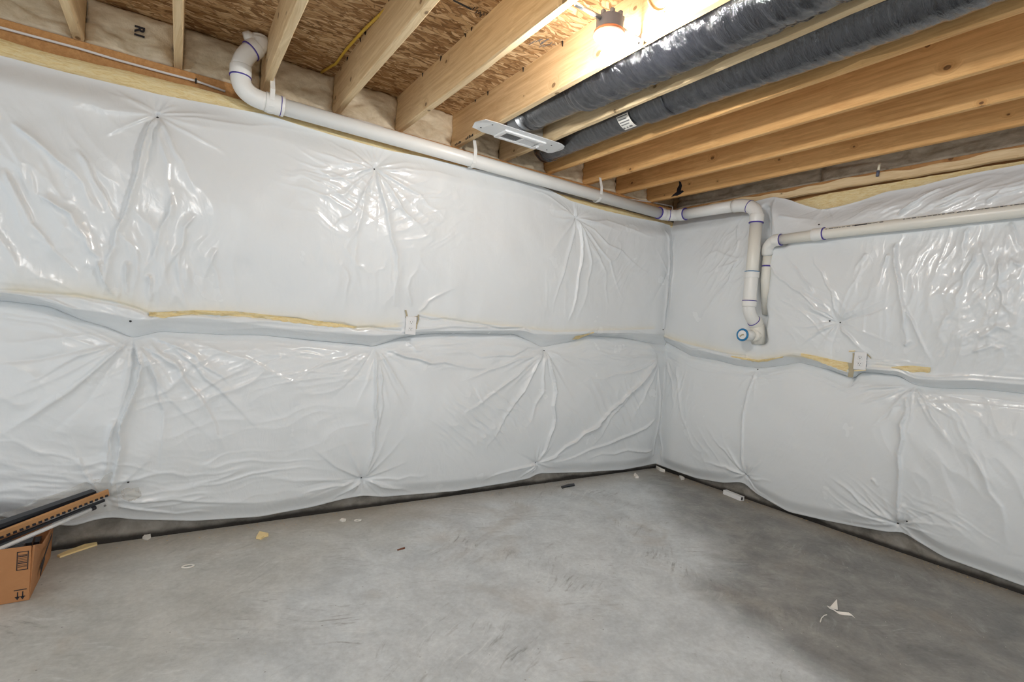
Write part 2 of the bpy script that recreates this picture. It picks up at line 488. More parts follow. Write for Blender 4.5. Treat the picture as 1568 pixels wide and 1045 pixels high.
def ribbon(pts, across, width, thick):
    """flat strap along pts; 'across' = direction of its width"""
    P = [np.array(p, float) for p in pts]; ac = np.array(across, float); ac /= np.linalg.norm(ac)
    V, F = [], []
    for i, p in enumerate(P):
        t = P[min(i+1, len(P)-1)]-P[max(i-1, 0)]; t /= np.linalg.norm(t)
        nn = np.cross(t, ac); nn /= np.linalg.norm(nn)
        for a, c in ((-1, -1), (1, -1), (1, 1), (-1, 1)): V.append(p+ac*a*width/2+nn*c*thick/2)
    for i in range(len(P)-1):
        for k in range(4):
            k2 = (k+1) % 4
            F.append((i*4+k, i*4+k2, i*4+4+k2, i*4+4+k))
    F.append((3, 2, 1, 0)); q = 4*(len(P)-1); F.append((q, q+1, q+2, q+3))
    return V, F

# ------------------------------------------------------------------ noise
_T = rng.rand(512, 512)
def vn(x, y, seed=0):
    x = np.asarray(x, float)+seed*17.31; y = np.asarray(y, float)+seed*9.77
    xi = np.floor(x).astype(int); yi = np.floor(y).astype(int)
    fx = x-xi; fy = y-yi
    fx = fx*fx*fx*(fx*(fx*6-15)+10); fy = fy*fy*fy*(fy*(fy*6-15)+10)
    g = lambda a, b: _T[a % 512, b % 512]
    return (g(xi, yi)*(1-fx)+g(xi+1, yi)*fx)*(1-fy)+(g(xi, yi+1)*(1-fx)+g(xi+1, yi+1)*fx)*fy
def fbm(x, y, seed=0, oct=4):
    s = 0; a = 0.5
    for k in range(oct):
        s = s+a*vn(x*2**k, y*2**k, seed+k*3); a *= 0.5
    return s
def ss(x, a, b):
    t = np.clip((x-a)/(b-a), 0, 1); return t*t*(3-2*t)

# ================================================================== SETTING
JB = 2.4606           # underside of the joists
JT = JB+0.235         # underside of the subfloor
XB, YB = -5.75, -4.9   # unseen rear and left sides omitted so added world light fills the room
struct(mesh('floor', *box(XB, -0.016, YB, -0.016, -0.10, 0.0), MT['floor']))
struct(mesh('wall_left', *box(XB, 0.24, 0.0, 0.24, -0.10, JB-0.135), MT['conc']))
struct(mesh('wall_right', *box(0.0, 0.24, YB, 0.0, -0.10, JB-0.135), MT['conc']))
ceil_o = struct(mesh('ceiling', *box(XB-0.2, 0.25, YB-0.2, 0.25, JT, JT+0.018), MT['osb']))
# sill plates on top of the foundation, rim boards behind the batts
struct(mesh('trim_1', *bbox(XB, 0.24, 0.075, 0.215, JB-0.135, JB-0.001, 0.002), MT['sill']))
struct(mesh('trim_2', *bbox(0.06, 0.215, YB, 0.072, JB-0.135, JB-0.001, 0.002), MT['sill']))
struct(mesh('trim_3', *box(XB, 0.24, 0.215, 0.245, JB-0.135, JT), MT['pale']))
struct(mesh('trim_4', *box(0.215, 0.245, YB, 0.215, JB-0.135, JT), MT['pale']))
# nailing board along the top of the right wall
def wavy_board():
    V, F = [], []
    n = 60
    for i in range(n+1):
        y = -0.35-i*(3.2/n)
        w = 0.006*math.sin(i*1.3)+0.008*math.sin(i*0.37)
        for x, z in ((0.0, 2.362+w*0.4), (-0.022, 2.366+w*0.4), (-0.022, 2.418+w), (0.0, 2.42+w)):
            V.append((x, y, z))
    for i in range(n):
        for k in range(4):
            F.append((i*4+k, i*4+(k+1) % 4, i*4+4+(k+1) % 4, i*4+4+k))
    F.append((3, 2, 1, 0)); F.append((n*4, n*4+1, n*4+2, n*4+3))
    return V, F
struct(mesh('trim_5', *wavy_board(), MT['pale']))

# ------------------------------------------------------------------ joists
JX = [-4.2878, -3.8855, -3.4732, -3.0660, -2.6585, -2.2450, -1.8442, -1.4244, -1.0222, -0.6279, -0.2437]
JLAB = ['bare floor joist left of the insulation batt marked R1',
        'bare floor joist right of the insulation batt marked R1',
        'floor joist touching the white elbow of the drain pipe',
        'floor joist beside the yellow electrical cable',
        'floor joist left of the lit bulb, holding the lamp bar',
        'knotty pale floor joist carrying lamp bracket and looped cable',
        'floor joist running between the two black ducts',
        'floor joist just right of the labelled black duct',
        'orange floor joist, second right of the labelled black duct',
        'orange floor joist, third right of the labelled black duct',
        'orange floor joist with dark burn mark, next to the right wall']
def joist_mesh(seed):
    r = random.Random(seed)
    n = 40; V, F = [], []
    L0, L1 = 0.13, YB
    for i in range(n+1):
        y = L0+(L1-L0)*i/n
        b = 0.0016*math.sin(i*0.5+seed)+r.uniform(-.0006, .0006)
        w1 = 0.004+max(0, r.gauss(0, 0.002)); w2 = 0.004+max(0, r.gauss(0, 0.002))
        if seed in (6, 7) and r.random() < 0.35: w1 += 0.012
        prof = [(-0.038+w1, 0.0), (-w2, 0.0), (0.0, w2), (0.0, 0.235), (-0.038, 0.235), (-0.038, w1)]
        for x, z in prof: V.append((x+b, y, z))
    k6 = 6
    for i in range(n):
        for k in range(k6):
            F.append((i*k6+k, i*k6+(k+1) % k6, (i+1)*k6+(k+1) % k6, (i+1)*k6+k))
    F.append(tuple(range(k6-1, -1, -1))); F.append(tuple(n*k6+k for k in range(k6)))
    F = [tuple(reversed(f)) for f in F]
    return V, F
joists = []
for i, x in enumerate(JX):
    V, F = joist_mesh(i)
    V = np.array(V)+np.array([x, 0, JB])
    o = mesh('floor_joist', V, F, MT['fir' if i >= 7 else 'pale'], origin=(x-0.019, 0, JB))
    tag(o, JLAB[i], 'joist', 'floor joists under the subfloor')
    joists.append(o)
for x in (-4.694, -5.10, -5.507):
    o = joists[0].copy(); COL.objects.link(o); o.location.x = x-0.019
    o['label'] = 'bare floor joist further along, before the one left of the marked batt'
    BASE[o.name] = np.array(o.location)
# nail tips poking through beside the joists
def spikes(i, ys, side):
    for y in ys:
        x = JX[i]-0.038-0.004 if side < 0 else JX[i]+0.004
        p = np.array([x, y, JT-0.001])
        h = random.uniform(0.016, 0.030)
        V, F = tube([p, p+np.array([random.uniform(-.004, .004), random.uniform(-.006, .006), -h])], [0.0045, 0.0018], 6)
        mesh('nail_tip', V, F, MT['screw'], joists[i])
spikes(3, (-0.18, -0.42, -0.5, -0.86, -1.0), -1)
spikes(4, (-0.30, -0.55, -0.83, -0.9, -1.28, -1.5), -1)
spikes(5, (-0.2, -0.36, -0.75, -1.1, -1.45), -1)
# dark lumber marks on the knotty joist
for k in range(5):
    y = 0.06-k*0.02
    mesh('lumber_mark', *box(JX[5]-0.0400, JX[5]-0.0385, y-0.006, y+0.006, JB+0.002, JB+0.014+0.004*(k % 2)), MT['ink'], joists[5])
    y = -0.10-k*0.022
    mesh('lumber_mark', *box(JX[5]-0.0400, JX[5]-0.0385, y-0.007, y+0.007, JB+0.002, JB+0.014+0.004*(k % 3)), MT['ink'], joists[5])
bp = [(-0.165, 0.004), (-0.205, 0.010), (-0.235, 0.006), (-0.262, 0.012), (-0.300, 0.030), (-0.282, 0.046), (-0.268, 0.044), (-0.276, 0.085), (-0.262, 0.118), (-0.238, 0.132), (-0.244, 0.098), (-0.226, 0.072), (-0.222, 0.040), (-0.190, 0.026)]
bx_ = JX[10]-0.0398
bV = [(bx_, y, JB+z) for y, z in bp]+[(bx_+0.0012, y, JB+z) for y, z in bp]
nb_ = len(bp)
mesh('burn_mark', bV, [tuple(range(nb_)), tuple(range(2*nb_-1, nb_-1, -1))]+[(k, nb_+k, nb_+(k+1) % nb_, (k+1) % nb_) for k in range(nb_)], MT['ink'], joists[10])
# stencilled writing on the subfloor (too blurred in the photo to read): short strokes
def strokes(name, a, b, n, h, m, parent, seed, z=JT-0.0012):
    r = random.Random(seed); a = np.array(a); b = np.array(b)
    parts = []
    d = (b-a)/np.linalg.norm(b-a); nn = np.array([-d[1], d[0]])
    for k in range(n):
        p = a+(b-a)*(k+0.5)/n
        for q in range(2):
            c = p+nn*r.uniform(-h, h)*0.5; e = c+d*r.uniform(-.01, .01)+nn*r.uniform(-h, h)
            parts.append(ribbon([(c[0], c[1], z), (e[0], e[1], z)] if np.linalg.norm(e-c) > 1e-4 else [(c[0], c[1], z), (c[0]+.01, c[1], z)], (d[0], d[1], 0), 0.004, 0.001))
    return mesh(name, *join(*parts), m, parent)
p0 = at(694, 0, 'z', JT)[:2]; p1 = at(722, 14, 'z', JT)[:2]; p2 = at(750, 24, 'z', JT)[:2]
strokes('stencilled_writing', p1, p2, 9, 0.03, MT['ink'], ceil_o, 3)
mesh('stencilled_line', *ribbon([(p0[0], p0[1], JT-0.001), (p1[0], p1[1], JT-0.001)], (0, 1, 0), 0.012, 0.001), MT['ink'], ceil_o)
strokes('stencilled_writing', at(820, 60, 'z', JT)[:2], at(842, 72, 'z', JT)[:2], 9, 0.05, MT['greyink'], ceil_o, 5)

# ------------------------------------------------------------------ rim insulation batts
def batt(x0, x1, y0, y1, z0, z1, seed, along='x'):
    nu, nv = 26, 18
    V, F = [], []
    for j in range(nv+1):
        for i in range(nu+1):
            u, v = i/nu, j/nv
            edge = min(u, 1-u, v, 1-v)
            puff = 0.045*(1-math.exp(-edge*9))
            nz = (float(fbm(u*4+seed*3.1, v*4, seed))-0.47)*0.05
            crease = -0.018*math.exp(-((v-0.42-0.12*math.sin(u*5+seed))/0.05)**2)
            lipv = 0.02*math.exp(-((v-0.04)/0.05)**2)
            d = puff+nz+crease+lipv
            if along == 'x': V.append((x0+(x1-x0)*u, y0-d, z0+(z1-z0)*v))
            else: V.append((x0-d, y0+(y1-y0)*u, z0+(z1-z0)*v))
    w = nu+1
    for j in range(nv):
        for i in range(nu): F.append((j*w+i, j*w+i+1, (j+1)*w+i+1, (j+1)*w+i))
    # back face to close the slab
    k = len(V)
    for v in list(V[:w*(nv+1)]):
        V.append((v[0], y1, v[2]) if along == 'x' else (x1, v[1], v[2]))
    for j in range(nv):
        for i in range(nu): F.append((k+(j+1)*w+i, k+(j+1)*w+i+1, k+j*w+i+1, k+j*w+i))
    ring = [i for i in range(w)]+[j*w+nu for j in range(1, nv+1)]+[nv*w+i for i in range(nu-1, -1, -1)]+[j*w for j in range(nv-1, 0, -1)]
    for a in range(len(ring)):
        b = ring[(a+1) % len(ring)]
        F.append((ring[a], k+ring[a], k+b, b))
    return V, F
BL = ['tan insulation batt at the end bay, left of the first joist',
      'tan insulation batt printed with a dark R1 mark',
      'tan insulation batt behind the white drain elbow',
      'tan insulation batt where the yellow cable disappears',
      'insulation batt half in lamplight, right of the yellow cable joist',
      'brightly lit cream insulation batt left of the knotty joist',
      'shaded insulation batt behind the white ceiling register',
      'insulation batt at the end of the labelled black duct',
      'small insulation batt, first bay right of the ducts',
      'small insulation batt, second bay right of the ducts',
      'small insulation batt, third bay right of the ducts']
edges = [-4.694]+JX
for i in range(11):
    x0 = edges[i]+0.001; x1 = edges[i+1]-0.039
    V, F = batt(x0, x1, 0.125, 0.21, JB+0.001, JT-0.002, i+1)
    o = mesh('insulation_batt', V, F, MT['batt'], smooth=True, origin=((x0+x1)/2, 0.16, JB))
    tag(o, BL[i], 'insulation', 'rim insulation batts between the joists')
    if i == 1:
        cu = bpy.data.curves.new('mark', 'FONT'); cu.body = 'R1'; cu.size = 0.056; cu.extrude = 0.0008; cu.offset = 0.0022
        to = bpy.data.objects.new('mark_tmp', cu); COL.objects.link(to)
        bpy.context.view_layer.update()
        me = bpy.data.meshes.new_from_object(to)
        bpy.data.objects.remove(to)
        co = np.array([v.co[:] for v in me.vertices]); fs = [tuple(p.vertices) for p in me.polygons]
        c = at(207, 37, 'y', 0.06)
        # reads downward, tops of the letters towards the right
        W_ = np.stack([c[0]+co[:, 1], np.full(len(co), 0.064)+co[:, 2], c[2]-co[:, 0]], 1)
        mesh('printed_mark', W_, fs, MT['ink'], o)
V, F = batt(0.125, 0.21, -2.3, 0.10, JB+0.001, JT-0.002, 15, 'y')
def battR(y0, y1, seed):
    return batt(0.125, 0.21, y0, y1, JB+0.001, JT-0.002, seed, 'y')
for k, (y0, y1, lb) in enumerate([(-1.22, 0.10, 'long grey insulation batt above the right wall, next to the corner'),
                                  (-2.44, -1.225, 'long grey insulation batt above the nailing board of the right wall'),
                                  (-3.66, -2.445, 'long grey insulation batt further along the right wall')]):
    o = mesh('insulation_batt', *battR(y0, y1, 20+k), MT['battgrey'], smooth=True, origin=(0.16, (y0+y1)/2, JB))
    tag(o, lb, 'insulation', 'rim insulation batts above the right wall')

# ================================================================== INSULATION BLANKETS
def Lpx(px, py):
    p = at(px, py, 'y', -0.085); return (-p[0], p[2])
def Rpx(px, py):
    p = at(px, py, 'x', -0.10); return (-p[1], p[2])

class Crease:
    pass
def curve(pts, conv, ext=(None, None)):
    q = sorted(conv(*p) for p in pts)
    t = np.array([a for a, _ in q]); z = np.array([b for _, b in q])
    return t, z
def ev(cv, t, soft=0.02):
    a = np.interp(t-soft, cv[0], cv[1]); b = np.interp(t, cv[0], cv[1]); c = np.interp(t+soft, cv[0], cv[1])
    return (a+2*b+c)/4

def add_crease(H, T, Z, pts, amp, width, kind='ridge', taper=(0.12, 0.75), grow=0.0, wob=0.0, seed=0):
    """H += crease along polyline pts (wall coords)"""
    P = np.array(pts, float)
    if wob > 0:   # subdivide with a little wander
        Q = [P[0]]; r = random.Random(seed)
        for a, b in zip(P[:-1], P[1:]):
            d = b-a; nrm = np.array([-d[1], d[0]])
            for f in (0.33, 0.67): Q.append(a+d*f+nrm*r.uniform(-wob, wob))
            Q.append(b)
        P = np.array(Q)
    width *= 0.72; amp *= 1.22
    mw = width*6+0.01
    m = (T > P[:, 0].min()-mw) & (T < P[:, 0].max()+mw) & (Z > P[:, 1].min()-mw) & (Z < P[:, 1].max()+mw)
    if not m.any(): return
    t = T[m]; z = Z[m]
    best = np.full(t.shape, 1e9); sgn = np.zeros_like(t); sp = np.zeros_like(t)
    seg = np.linalg.norm(np.diff(P, axis=0), axis=1); cum = np.concatenate([[0], np.cumsum(seg)]); tot = cum[-1]
    for k in range(len(P)-1):
        a, b = P[k], P[k+1]; d = (b-a)/max(seg[k], 1e-9)
        u = np.clip((t-a[0])*d[0]+(z-a[1])*d[1], 0, seg[k])
        dx = t-(a[0]+d[0]*u); dz = z-(a[1]+d[1]*u)
        dist = np.hypot(dx, dz)
        w = dist < best
        best[w] = dist[w]; sgn[w] = np.sign(dx[w]*(-d[1])+dz[w]*d[0]); sp[w] = (cum[k]+u[w])/tot
    wd = width*(1+grow*sp)
    x = best/wd
    if kind == 'ridge': pr = np.exp(-x**1.25)
    elif kind == 'fold':
        pr = np.where(sgn > 0, np.exp(-(x*2.6)**1.1), np.exp(-(x*0.75)**1.3))
    elif kind == 'foldn':
        pr = np.where(sgn < 0, np.exp(-(x*2.6)**1.1), np.exp(-(x*0.75)**1.3))
    else: pr = np.exp(-x*x)
    tp = np.clip(sp/taper[0], 0, 1)*np.clip((1-sp), 0, 1)**taper[1] if taper else 1.0
    H[m] += amp*tp*pr

def add_pin(H, T, Z, p, depth, r0, rays, seed, lens=(0.18, 0.5), amp=0.012, rng_=(0, 2*PI), width=0.012):
    r = random.Random(seed)
    R = np.hypot(T-p[0], Z-p[1])
    H -= depth*np.exp(-R/r0)
    for k in range(rays):
        a = rng_[0]+(rng_[1]-rng_[0])*(k+r.uniform(0.1, 0.9))/rays
        L = r.uniform(*lens)
        b = a+r.uniform(-0.25, 0.25)
        pts = [p, (p[0]+math.cos(a)*L*0.5, p[1]+math.sin(a)*L*0.5), (p[0]+math.cos(a)*L*0.5+math.cos(b)*L*0.5, p[1]+math.sin(a)*L*0.5+math.sin(b)*L*0.5)]
        add_crease(H, T, Z, pts, amp*r.uniform(0.45, 1.2)*(1 if r.random() < 0.7 else -0.8), width*r.uniform(0.6, 1.2), r.choice(['ridge', 'fold', 'foldn']), (0.10, 0.9), grow=1.6)

def add_noise_region(H, T, Z, c, rad, ang, La, Lc, amp, seed, sharp=2.0):
    m = np.exp(-(((T-c[0])/rad[0])**2+((Z-c[1])/rad[1])**2)**1.5)
    ca, sa = math.cos(ang), math.sin(ang)
    w = (fbm(T*3, Z*3, seed+40, 3)-0.47)
    a = (T*ca+Z*sa)+w*0.10; b = (-T*sa+Z*ca)+w*0.16
    n1 = fbm(a/La, b/Lc, seed, 2)*1.33
    n2 = fbm(a/(La*0.45)+5, b/(Lc*0.5), seed+31, 2)*1.33
    H += 0.62*amp*m*((1-np.abs(2*n1-1))**(sharp+1.6)+0.22*(1-np.abs(2*n2-1))**(sharp+2.0))

# ---- feature tables in photo pixels
def build_blanket(name, wall, part, tuck, lip, edge, cfg, label, group):
    conv = Lpx if wall == 'L' else Rpx
    step = 0.0056
    t = np.arange(cfg['t0'], cfg['t1'], step)
    zt = ev(tuck, t); zl = np.maximum(ev(lip, t), zt+0.006); ze = ev(edge, t, 0.03)
    rows = []
    if part == 'upper':
        n1, n2 = 16, int(1.2/step)
        q1 = np.linspace(0, 1, n1)
        q2 = np.linspace(0, 1, n2)[1:]
        Z = np.concatenate([zt[None]+(zl-zt)[None]*q1[:, None], zl[None]+(ze-zl)[None]*q2[:, None]], 0)
        nlip = n1
    else:
        n2 = int(1.0/step)
        q2 = np.linspace(0, 1, n2)
        Z = ze[None]+(zt-ze)[None]*q2[:, None]
        nlip = 0
    T = np.broadcast_to(t[None], Z.shape).copy()
    H = cfg['base'](T, Z)
    sd = cfg['seed']
    H = H+(fbm(T*2.1, Z*2.1, sd, 3)-0.45)*cfg.get('low', 0.05)
    H = H+(fbm(T*6, Z*5, sd+5, 3)-0.45)*cfg.get('mid', 0.022)
    for k, a in enumerate(cfg['noise']):
        c = conv(*a[0])
        add_noise_region(H, T, Z, c, a[1], a[2], a[3], a[4], a[5], sd+11+k*3, a[6] if len(a) > 6 else 2.0)
    for k, (px, kw) in enumerate(cfg['pins']):
        add_pin(H, T, Z, conv(*px), seed=sd*10+k, **kw)
    for k, a in enumerate(cfg['creases']):
        add_crease(H, T, Z, [conv(*p) for p in a[0]], a[1], a[2], a[3] if len(a) > 3 else 'ridge', a[4] if len(a) > 4 else (0.12, 0.75), grow=a[5] if len(a) > 5 else 0.3, wob=0.06, seed=k)
    # pinched horizontal gathers next to the seam
    gm = np.exp(-((Z-zt[None])/0.075)**2)
    gz = (Z-zt[None])/0.017+3.0*fbm(T*3.1, Z*0.5, sd+91, 2)
    gn = fbm(T*1.7, gz*0.5, sd+95, 2)*1.33
    H = H+0.020*gm*(1-np.abs(2*gn-1))**3
    H = np.maximum(H, 0.016)
    dt = cfg['dt'](t)[None] if callable(cfg['dt']) else np.full((1, len(t)), cfg['dt'])
    if part == 'upper':
        body = H[nlip:]
        lipd = H[nlip-1][None]
        e = q1[:, None]**0.85*0.85+0.15*np.sin(q1[:, None]*PI/2)
        Hz = dt+(np.maximum(lipd, dt+0.004)-dt)*e + (H[:nlip]-lipd)*0.5*q1[:, None]
        H[:nlip] = np.maximum(Hz, 0.012)
        up = (ze[None]-Z)
        H[nlip:] *= (0.45+0.55*ss(up[nlip:], 0.0, 0.14)) if not cfg.get('notop') else 1
    else:
        dn = (zt[None]-Z)
        H = dt+(H-dt)*(1-np.exp(-dn/cfg.get('spring', 0.045)))
        hm = Z-ze[None]
        H = 0.030+(H-0.030)*(0.25+0.75*ss(hm, 0.0, cfg.get('hem', 0.10)))
        H = np.maximum(H, 0.012)
    fib = np.zeros_like(H)
    for (pts, above, amp) in cfg.get('fiber', []):
        cv = curve(pts, conv)
        zc = np.interp(t, cv[0], cv[1])[None]
        msk = ss(t, cv[0][0]-0.02, cv[0][0]+0.05)*(1-ss(t, cv[0][-1]-0.05, cv[0][-1]+0.02))
        dz = Z-zc
        g = np.where(dz > 0, np.exp(-dz/above), np.exp(dz/0.006))
        fib = np.maximum(fib, amp*g*msk[None]*(0.7+0.6*fbm(T*9, Z*9, sd+77, 3)))
    # hem turned back
    if part == 'lower':
        r0 = np.array([np.full(len(t), 0.006), H[0]*0.6]); zz = np.array([ze+0.012, ze+0.003])
        H = np.concatenate([r0, H]); Z = np.concatenate([zz, Z]); T = np.concatenate([T[:2], T]); fib = np.concatenate([fib[:2], fib])
    nr, nc = H.shape
    if wall == 'L': V = np.stack([-T, -H, Z], -1).reshape(-1, 3)
    else: V = np.stack([-H, -T, Z], -1).reshape(-1, 3)
    idx = np.arange(nr*nc).reshape(nr, nc)
    a = idx[:-1, :-1].ravel(); b = idx[:-1, 1:].ravel(); c = idx[1:, 1:].ravel(); d = idx[1:, :-1].ravel()
    F = np.stack([b, a, d, c] if wall == 'L' else [a, b, c, d], 1)
    org = (-(cfg['t0']+cfg['t1'])/2, -0.05, float(Z.min())) if wall == 'L' else (-0.05, -(cfg['t0']+cfg['t1'])/2, float(Z.min()))
    me = bpy.data.meshes.new(name)
    me.vertices.add(len(V)); me.vertices.foreach_set('co', (V-np.array(org)).astype(np.float32).ravel())
    me.loops.add(F.size); me.loops.foreach_set('vertex_index', F.ravel().astype(np.int32))
    me.polygons.add(len(F)); me.polygons.foreach_set('loop_start', np.arange(0, F.size, 4, dtype=np.int32))
    me.update(calc_edges=True)
    me.shade_smooth()
    at_ = me.attributes.new('fiber', 'FLOAT', 'POINT')
    at_.data.foreach_set('value', np.clip(fib, 0, 1).astype(np.float32).ravel())
    me.materials.append(MT['plastic'])
    root = thing(name, org, label, 'insulation', group)
    o = bpy.data.objects.new('plastic_facing', me); COL.objects.link(o); o.parent = root
    def depth(tt, z):
        i = int(np.clip(np.argmin(np.abs(t-tt)), 0, nc-1)); j = int(np.argmin(np.abs(Z[:, i]-z)))
        return float(H[j, i])
    root_depth[root.name] = depth
    return root
root_depth = {}

def along(a, b, n=3): return [(a[0]+(b[0]-a[0])*k/n, a[1]+(b[1]-a[1])*k/n) for k in range(n+1)]

# ---------- left wall
tuckL = curve([(-260, 448), (-60, 462), (0, 461), (72, 470), (121, 491), (161, 502), (201, 519), (244, 509), (345, 514), (400, 514), (486, 523), (558, 529), (577, 532), (617, 519), (653, 513), (676, 512), (795, 513), (820, 524), (838, 533), (862, 528), (887, 523), (907, 515), (960, 518), (1012, 528)], Lpx)
lipL = curve([(-260, 440), (-60, 447), (0, 448), (29, 450), (115, 473), (172, 481), (215, 490), (232, 489), (267, 486), (330, 489), (400, 499), (486, 508), (572, 514), (617, 513), (640, 508), (676, 507), (795, 506), (825, 512), (850, 512), (875, 512), (905, 510), (960, 510), (1012, 512)], Lpx)
topL = curve([(-260, 30), (-60, 66), (0, 80), (100, 106), (250, 141), (412, 172), (520, 207), (600, 228), (660, 240), (720, 255), (800, 270), (850, 290), (880, 306), (930, 321), (980, 333), (1018, 340)], Lpx)
hemL = curve([(-260, 830), (-60, 800), (0, 795), (60, 806), (110, 812), (140, 802), (170, 797), (205, 801), (300, 803), (400, 796), (480, 781), (530, 768), (560, 763), (590, 765), (700, 756), (780, 743), (815, 736), (830, 728), (900, 726), (960, 722), (1003, 714)], Lpx)

def baseL_up(T, Z):
    zc = (Z-1.15)/1.15
    h = 0.092+0.020*np.sin(np.clip(zc, 0, 1)*PI)
    h = h-0.045*ss(T, 0.30, 0.02)
    return h
def baseL_lo(T, Z):
    zc = (Z-0.05)/1.05
    h = 0.072+0.038*np.sin(np.clip(zc, 0, 1)*PI)
    h = h-0.040*ss(T, 0.25, 0.02)
    return h
PIN = lambda d=0.06, r0=0.07, rays=12, lens=(0.15, 0.42), amp=0.011, rng_=(0, 2*PI), width=0.011: dict(depth=d, r0=r0, rays=rays, lens=lens, amp=amp, rng_=rng_, width=width)

cfgLU = dict(t0=0.030, t1=5.2, seed=3, base=baseL_up, dt=0.018, low=0.045, mid=0.010,
  pins=[((240, 173), PIN(0.06, 0.06, 10)), ((575, 256), PIN(0.06, 0.07, 20, (0.2, 0.55), 0.010)), ((884, 333), PIN(0.055, 0.06, 18, (0.15, 0.5), 0.010)),
        ((1022, 420), PIN(0.02, 0.05, 5)), ((-150, 100), PIN())],
  noise=[((90, 330), (0.55, 0.42), 1.05, 0.40, 0.12, 0.018, 1.4), ((215, 410), (0.42, 0.24), 1.50, 0.34, 0.085, 0.020, 1.6),
         ((520, 290), (0.30, 0.22), 0.35, 0.30, 0.050, 0.012), ((650, 330), (0.34, 0.22), -0.55, 0.28, 0.05, 0.011),
         ((560, 420), (0.4, 0.2), 1.45, 0.35, 0.09, 0.012), ((860, 450), (0.30, 0.22), 1.42, 0.34, 0.07, 0.006),
         ((950, 400), (0.45, 0.30), -0.8, 0.40, 0.08, 0.009), ((-150, 300), (0.5, 0.4), 1.2, 0.3, 0.08, 0.02)],
  creases=[
    ([(240, 176), (217, 235), (206, 285), (190, 335), (166, 398), (160, 452)], 0.030, 0.017, 'fold', (0.05, 0.5)),
    ([(240, 176), (233, 215), (222, 260), (214, 300)], -0.020, 0.012, 'ridge'),
    ([(240, 172), (200, 150), (165, 124)], 0.014, 0.011), ([(240, 172), (243, 140)], 0.012, 0.010),
    ([(240, 172), (275, 158)], 0.013, 0.012), ([(240, 174), (300, 180), (420, 190), (520, 200)], 0.008, 0.012),
    ([(240, 174), (290, 205), (350, 240)], 0.010, 0.012), ([(242, 176), (262, 220), (285, 265), (300, 300)], 0.013, 0.014),
    ([(241, 176), (250, 230), (262, 300), (256, 370)], 0.014, 0.016), ([(238, 174), (180, 172), (120, 160)], 0.008, 0.014),
    ([(20, 190), (75, 235), (130, 285), (150, 340)], 0.020, 0.024, 'fold'), ([(10, 260), (40, 320), (85, 385), (130, 425)], 0.022, 0.022, 'foldn'),
    ([(60, 300), (110, 330), (140, 385), (168, 420)], 0.020, 0.020, 'fold'), ([(120, 230), (160, 300), (185, 345)], 0.018, 0.02, 'foldn'),
    ([(262, 300), (240, 380), (218, 432)], 0.018, 0.018, 'fold'), ([(300, 330), (262, 400), (240, 450)], 0.016, 0.020, 'foldn'), ([(330, 380), (310, 430), (312, 460)], 0.010, 0.018),
    ([(195, 400), (196, 440), (200, 462)], 0.02, 0.012), ([(228, 420), (230, 462)], 0.018, 0.012), ([(150, 400), (165, 440), (180, 458)], 0.024, 0.014, 'fold'),
    ([(576, 260), (588, 320), (604, 390), (602, 470)], 0.018, 0.016, 'fold', (0.05, 0.5)),
    ([(576, 258), (530, 250), (468, 228)], 0.014, 0.011, 'fold'), ([(574, 260), (520, 275), (470, 262)], 0.013, 0.011, 'foldn'),
    ([(574, 262), (525, 300), (480, 300)], 0.013, 0.012), ([(574, 264), (545, 320), (508, 350)], 0.014, 0.012, 'fold'),
    ([(574, 258), (520, 225), (490, 205)], 0.010, 0.010), ([(578, 258), (640, 262), (720, 275)], 0.010, 0.012), ([(578, 262), (640, 300), (680, 340)], 0.012, 0.014, 'fold'),
    ([(578, 264), (612, 320), (640, 350)], 0.013, 0.013, 'foldn'), ([(578, 266), (600, 300), (655, 370)], 0.010, 0.014), ([(560, 270), (548, 340), (528, 380), (552, 452)], 0.012, 0.02),
    ([(884, 336), (888, 390), (880, 440), (868, 492)], 0.022, 0.014, 'fold', (0.05, 0.5)), ([(884, 336), (902, 400), (895, 450), (880, 495)], 0.012, 0.014),
    ([(884, 336), (845, 300), (810, 285)], 0.012, 0.010), ([(884, 336), (860, 420), (845, 485)], 0.012, 0.013, 'foldn'), ([(886, 338), (930, 400), (950, 460)], 0.012, 0.013, 'fold'),
    ([(886, 338), (950, 385), (990, 420)], 0.012, 0.014, 'foldn'), ([(886, 335), (950, 345), (1005, 365)], 0.010, 0.013), ([(886, 336), (925, 420), (925, 490)], 0.009, 0.014), ([(884, 334), (890, 310)], 0.02, 0.010),
    ([(884, 334), (860, 322), (838, 320)], 0.010, 0.012), ([(630, 470), (622, 440), (640, 400)], 0.010, 0.014), ([(640, 478), (665, 455), (700, 440)], 0.010, 0.012),
    ([(1020, 352), (1024, 400), (1018, 460), (1016, 505)], 0.016, 0.014, 'ridge', (0.05, 0.2)),
    # groove where the exposed fibre meets the folded flange
    ([(232, 482), (300, 480), (400, 487), (480, 496), (545, 503), (612, 507)], -0.014, 0.009, 'gauss', None),
    ([(0, 446), (90, 452), (172, 464), (232, 484)], -0.010, 0.008, 'gauss', None),
    ([(641, 485), (700, 492), (800, 503)], -0.012, 0.007, 'gauss', None),
  ],
  fiber=[([(0, 444), (90, 450), (172, 460), (244, 484), (320, 480), (400, 486), (480, 494), (545, 502), (615, 500)], 0.035, 0.62),
         ([(640, 480), (700, 491), (800, 502), (850, 508), (905, 506), (1000, 503)], 0.022, 0.34)])
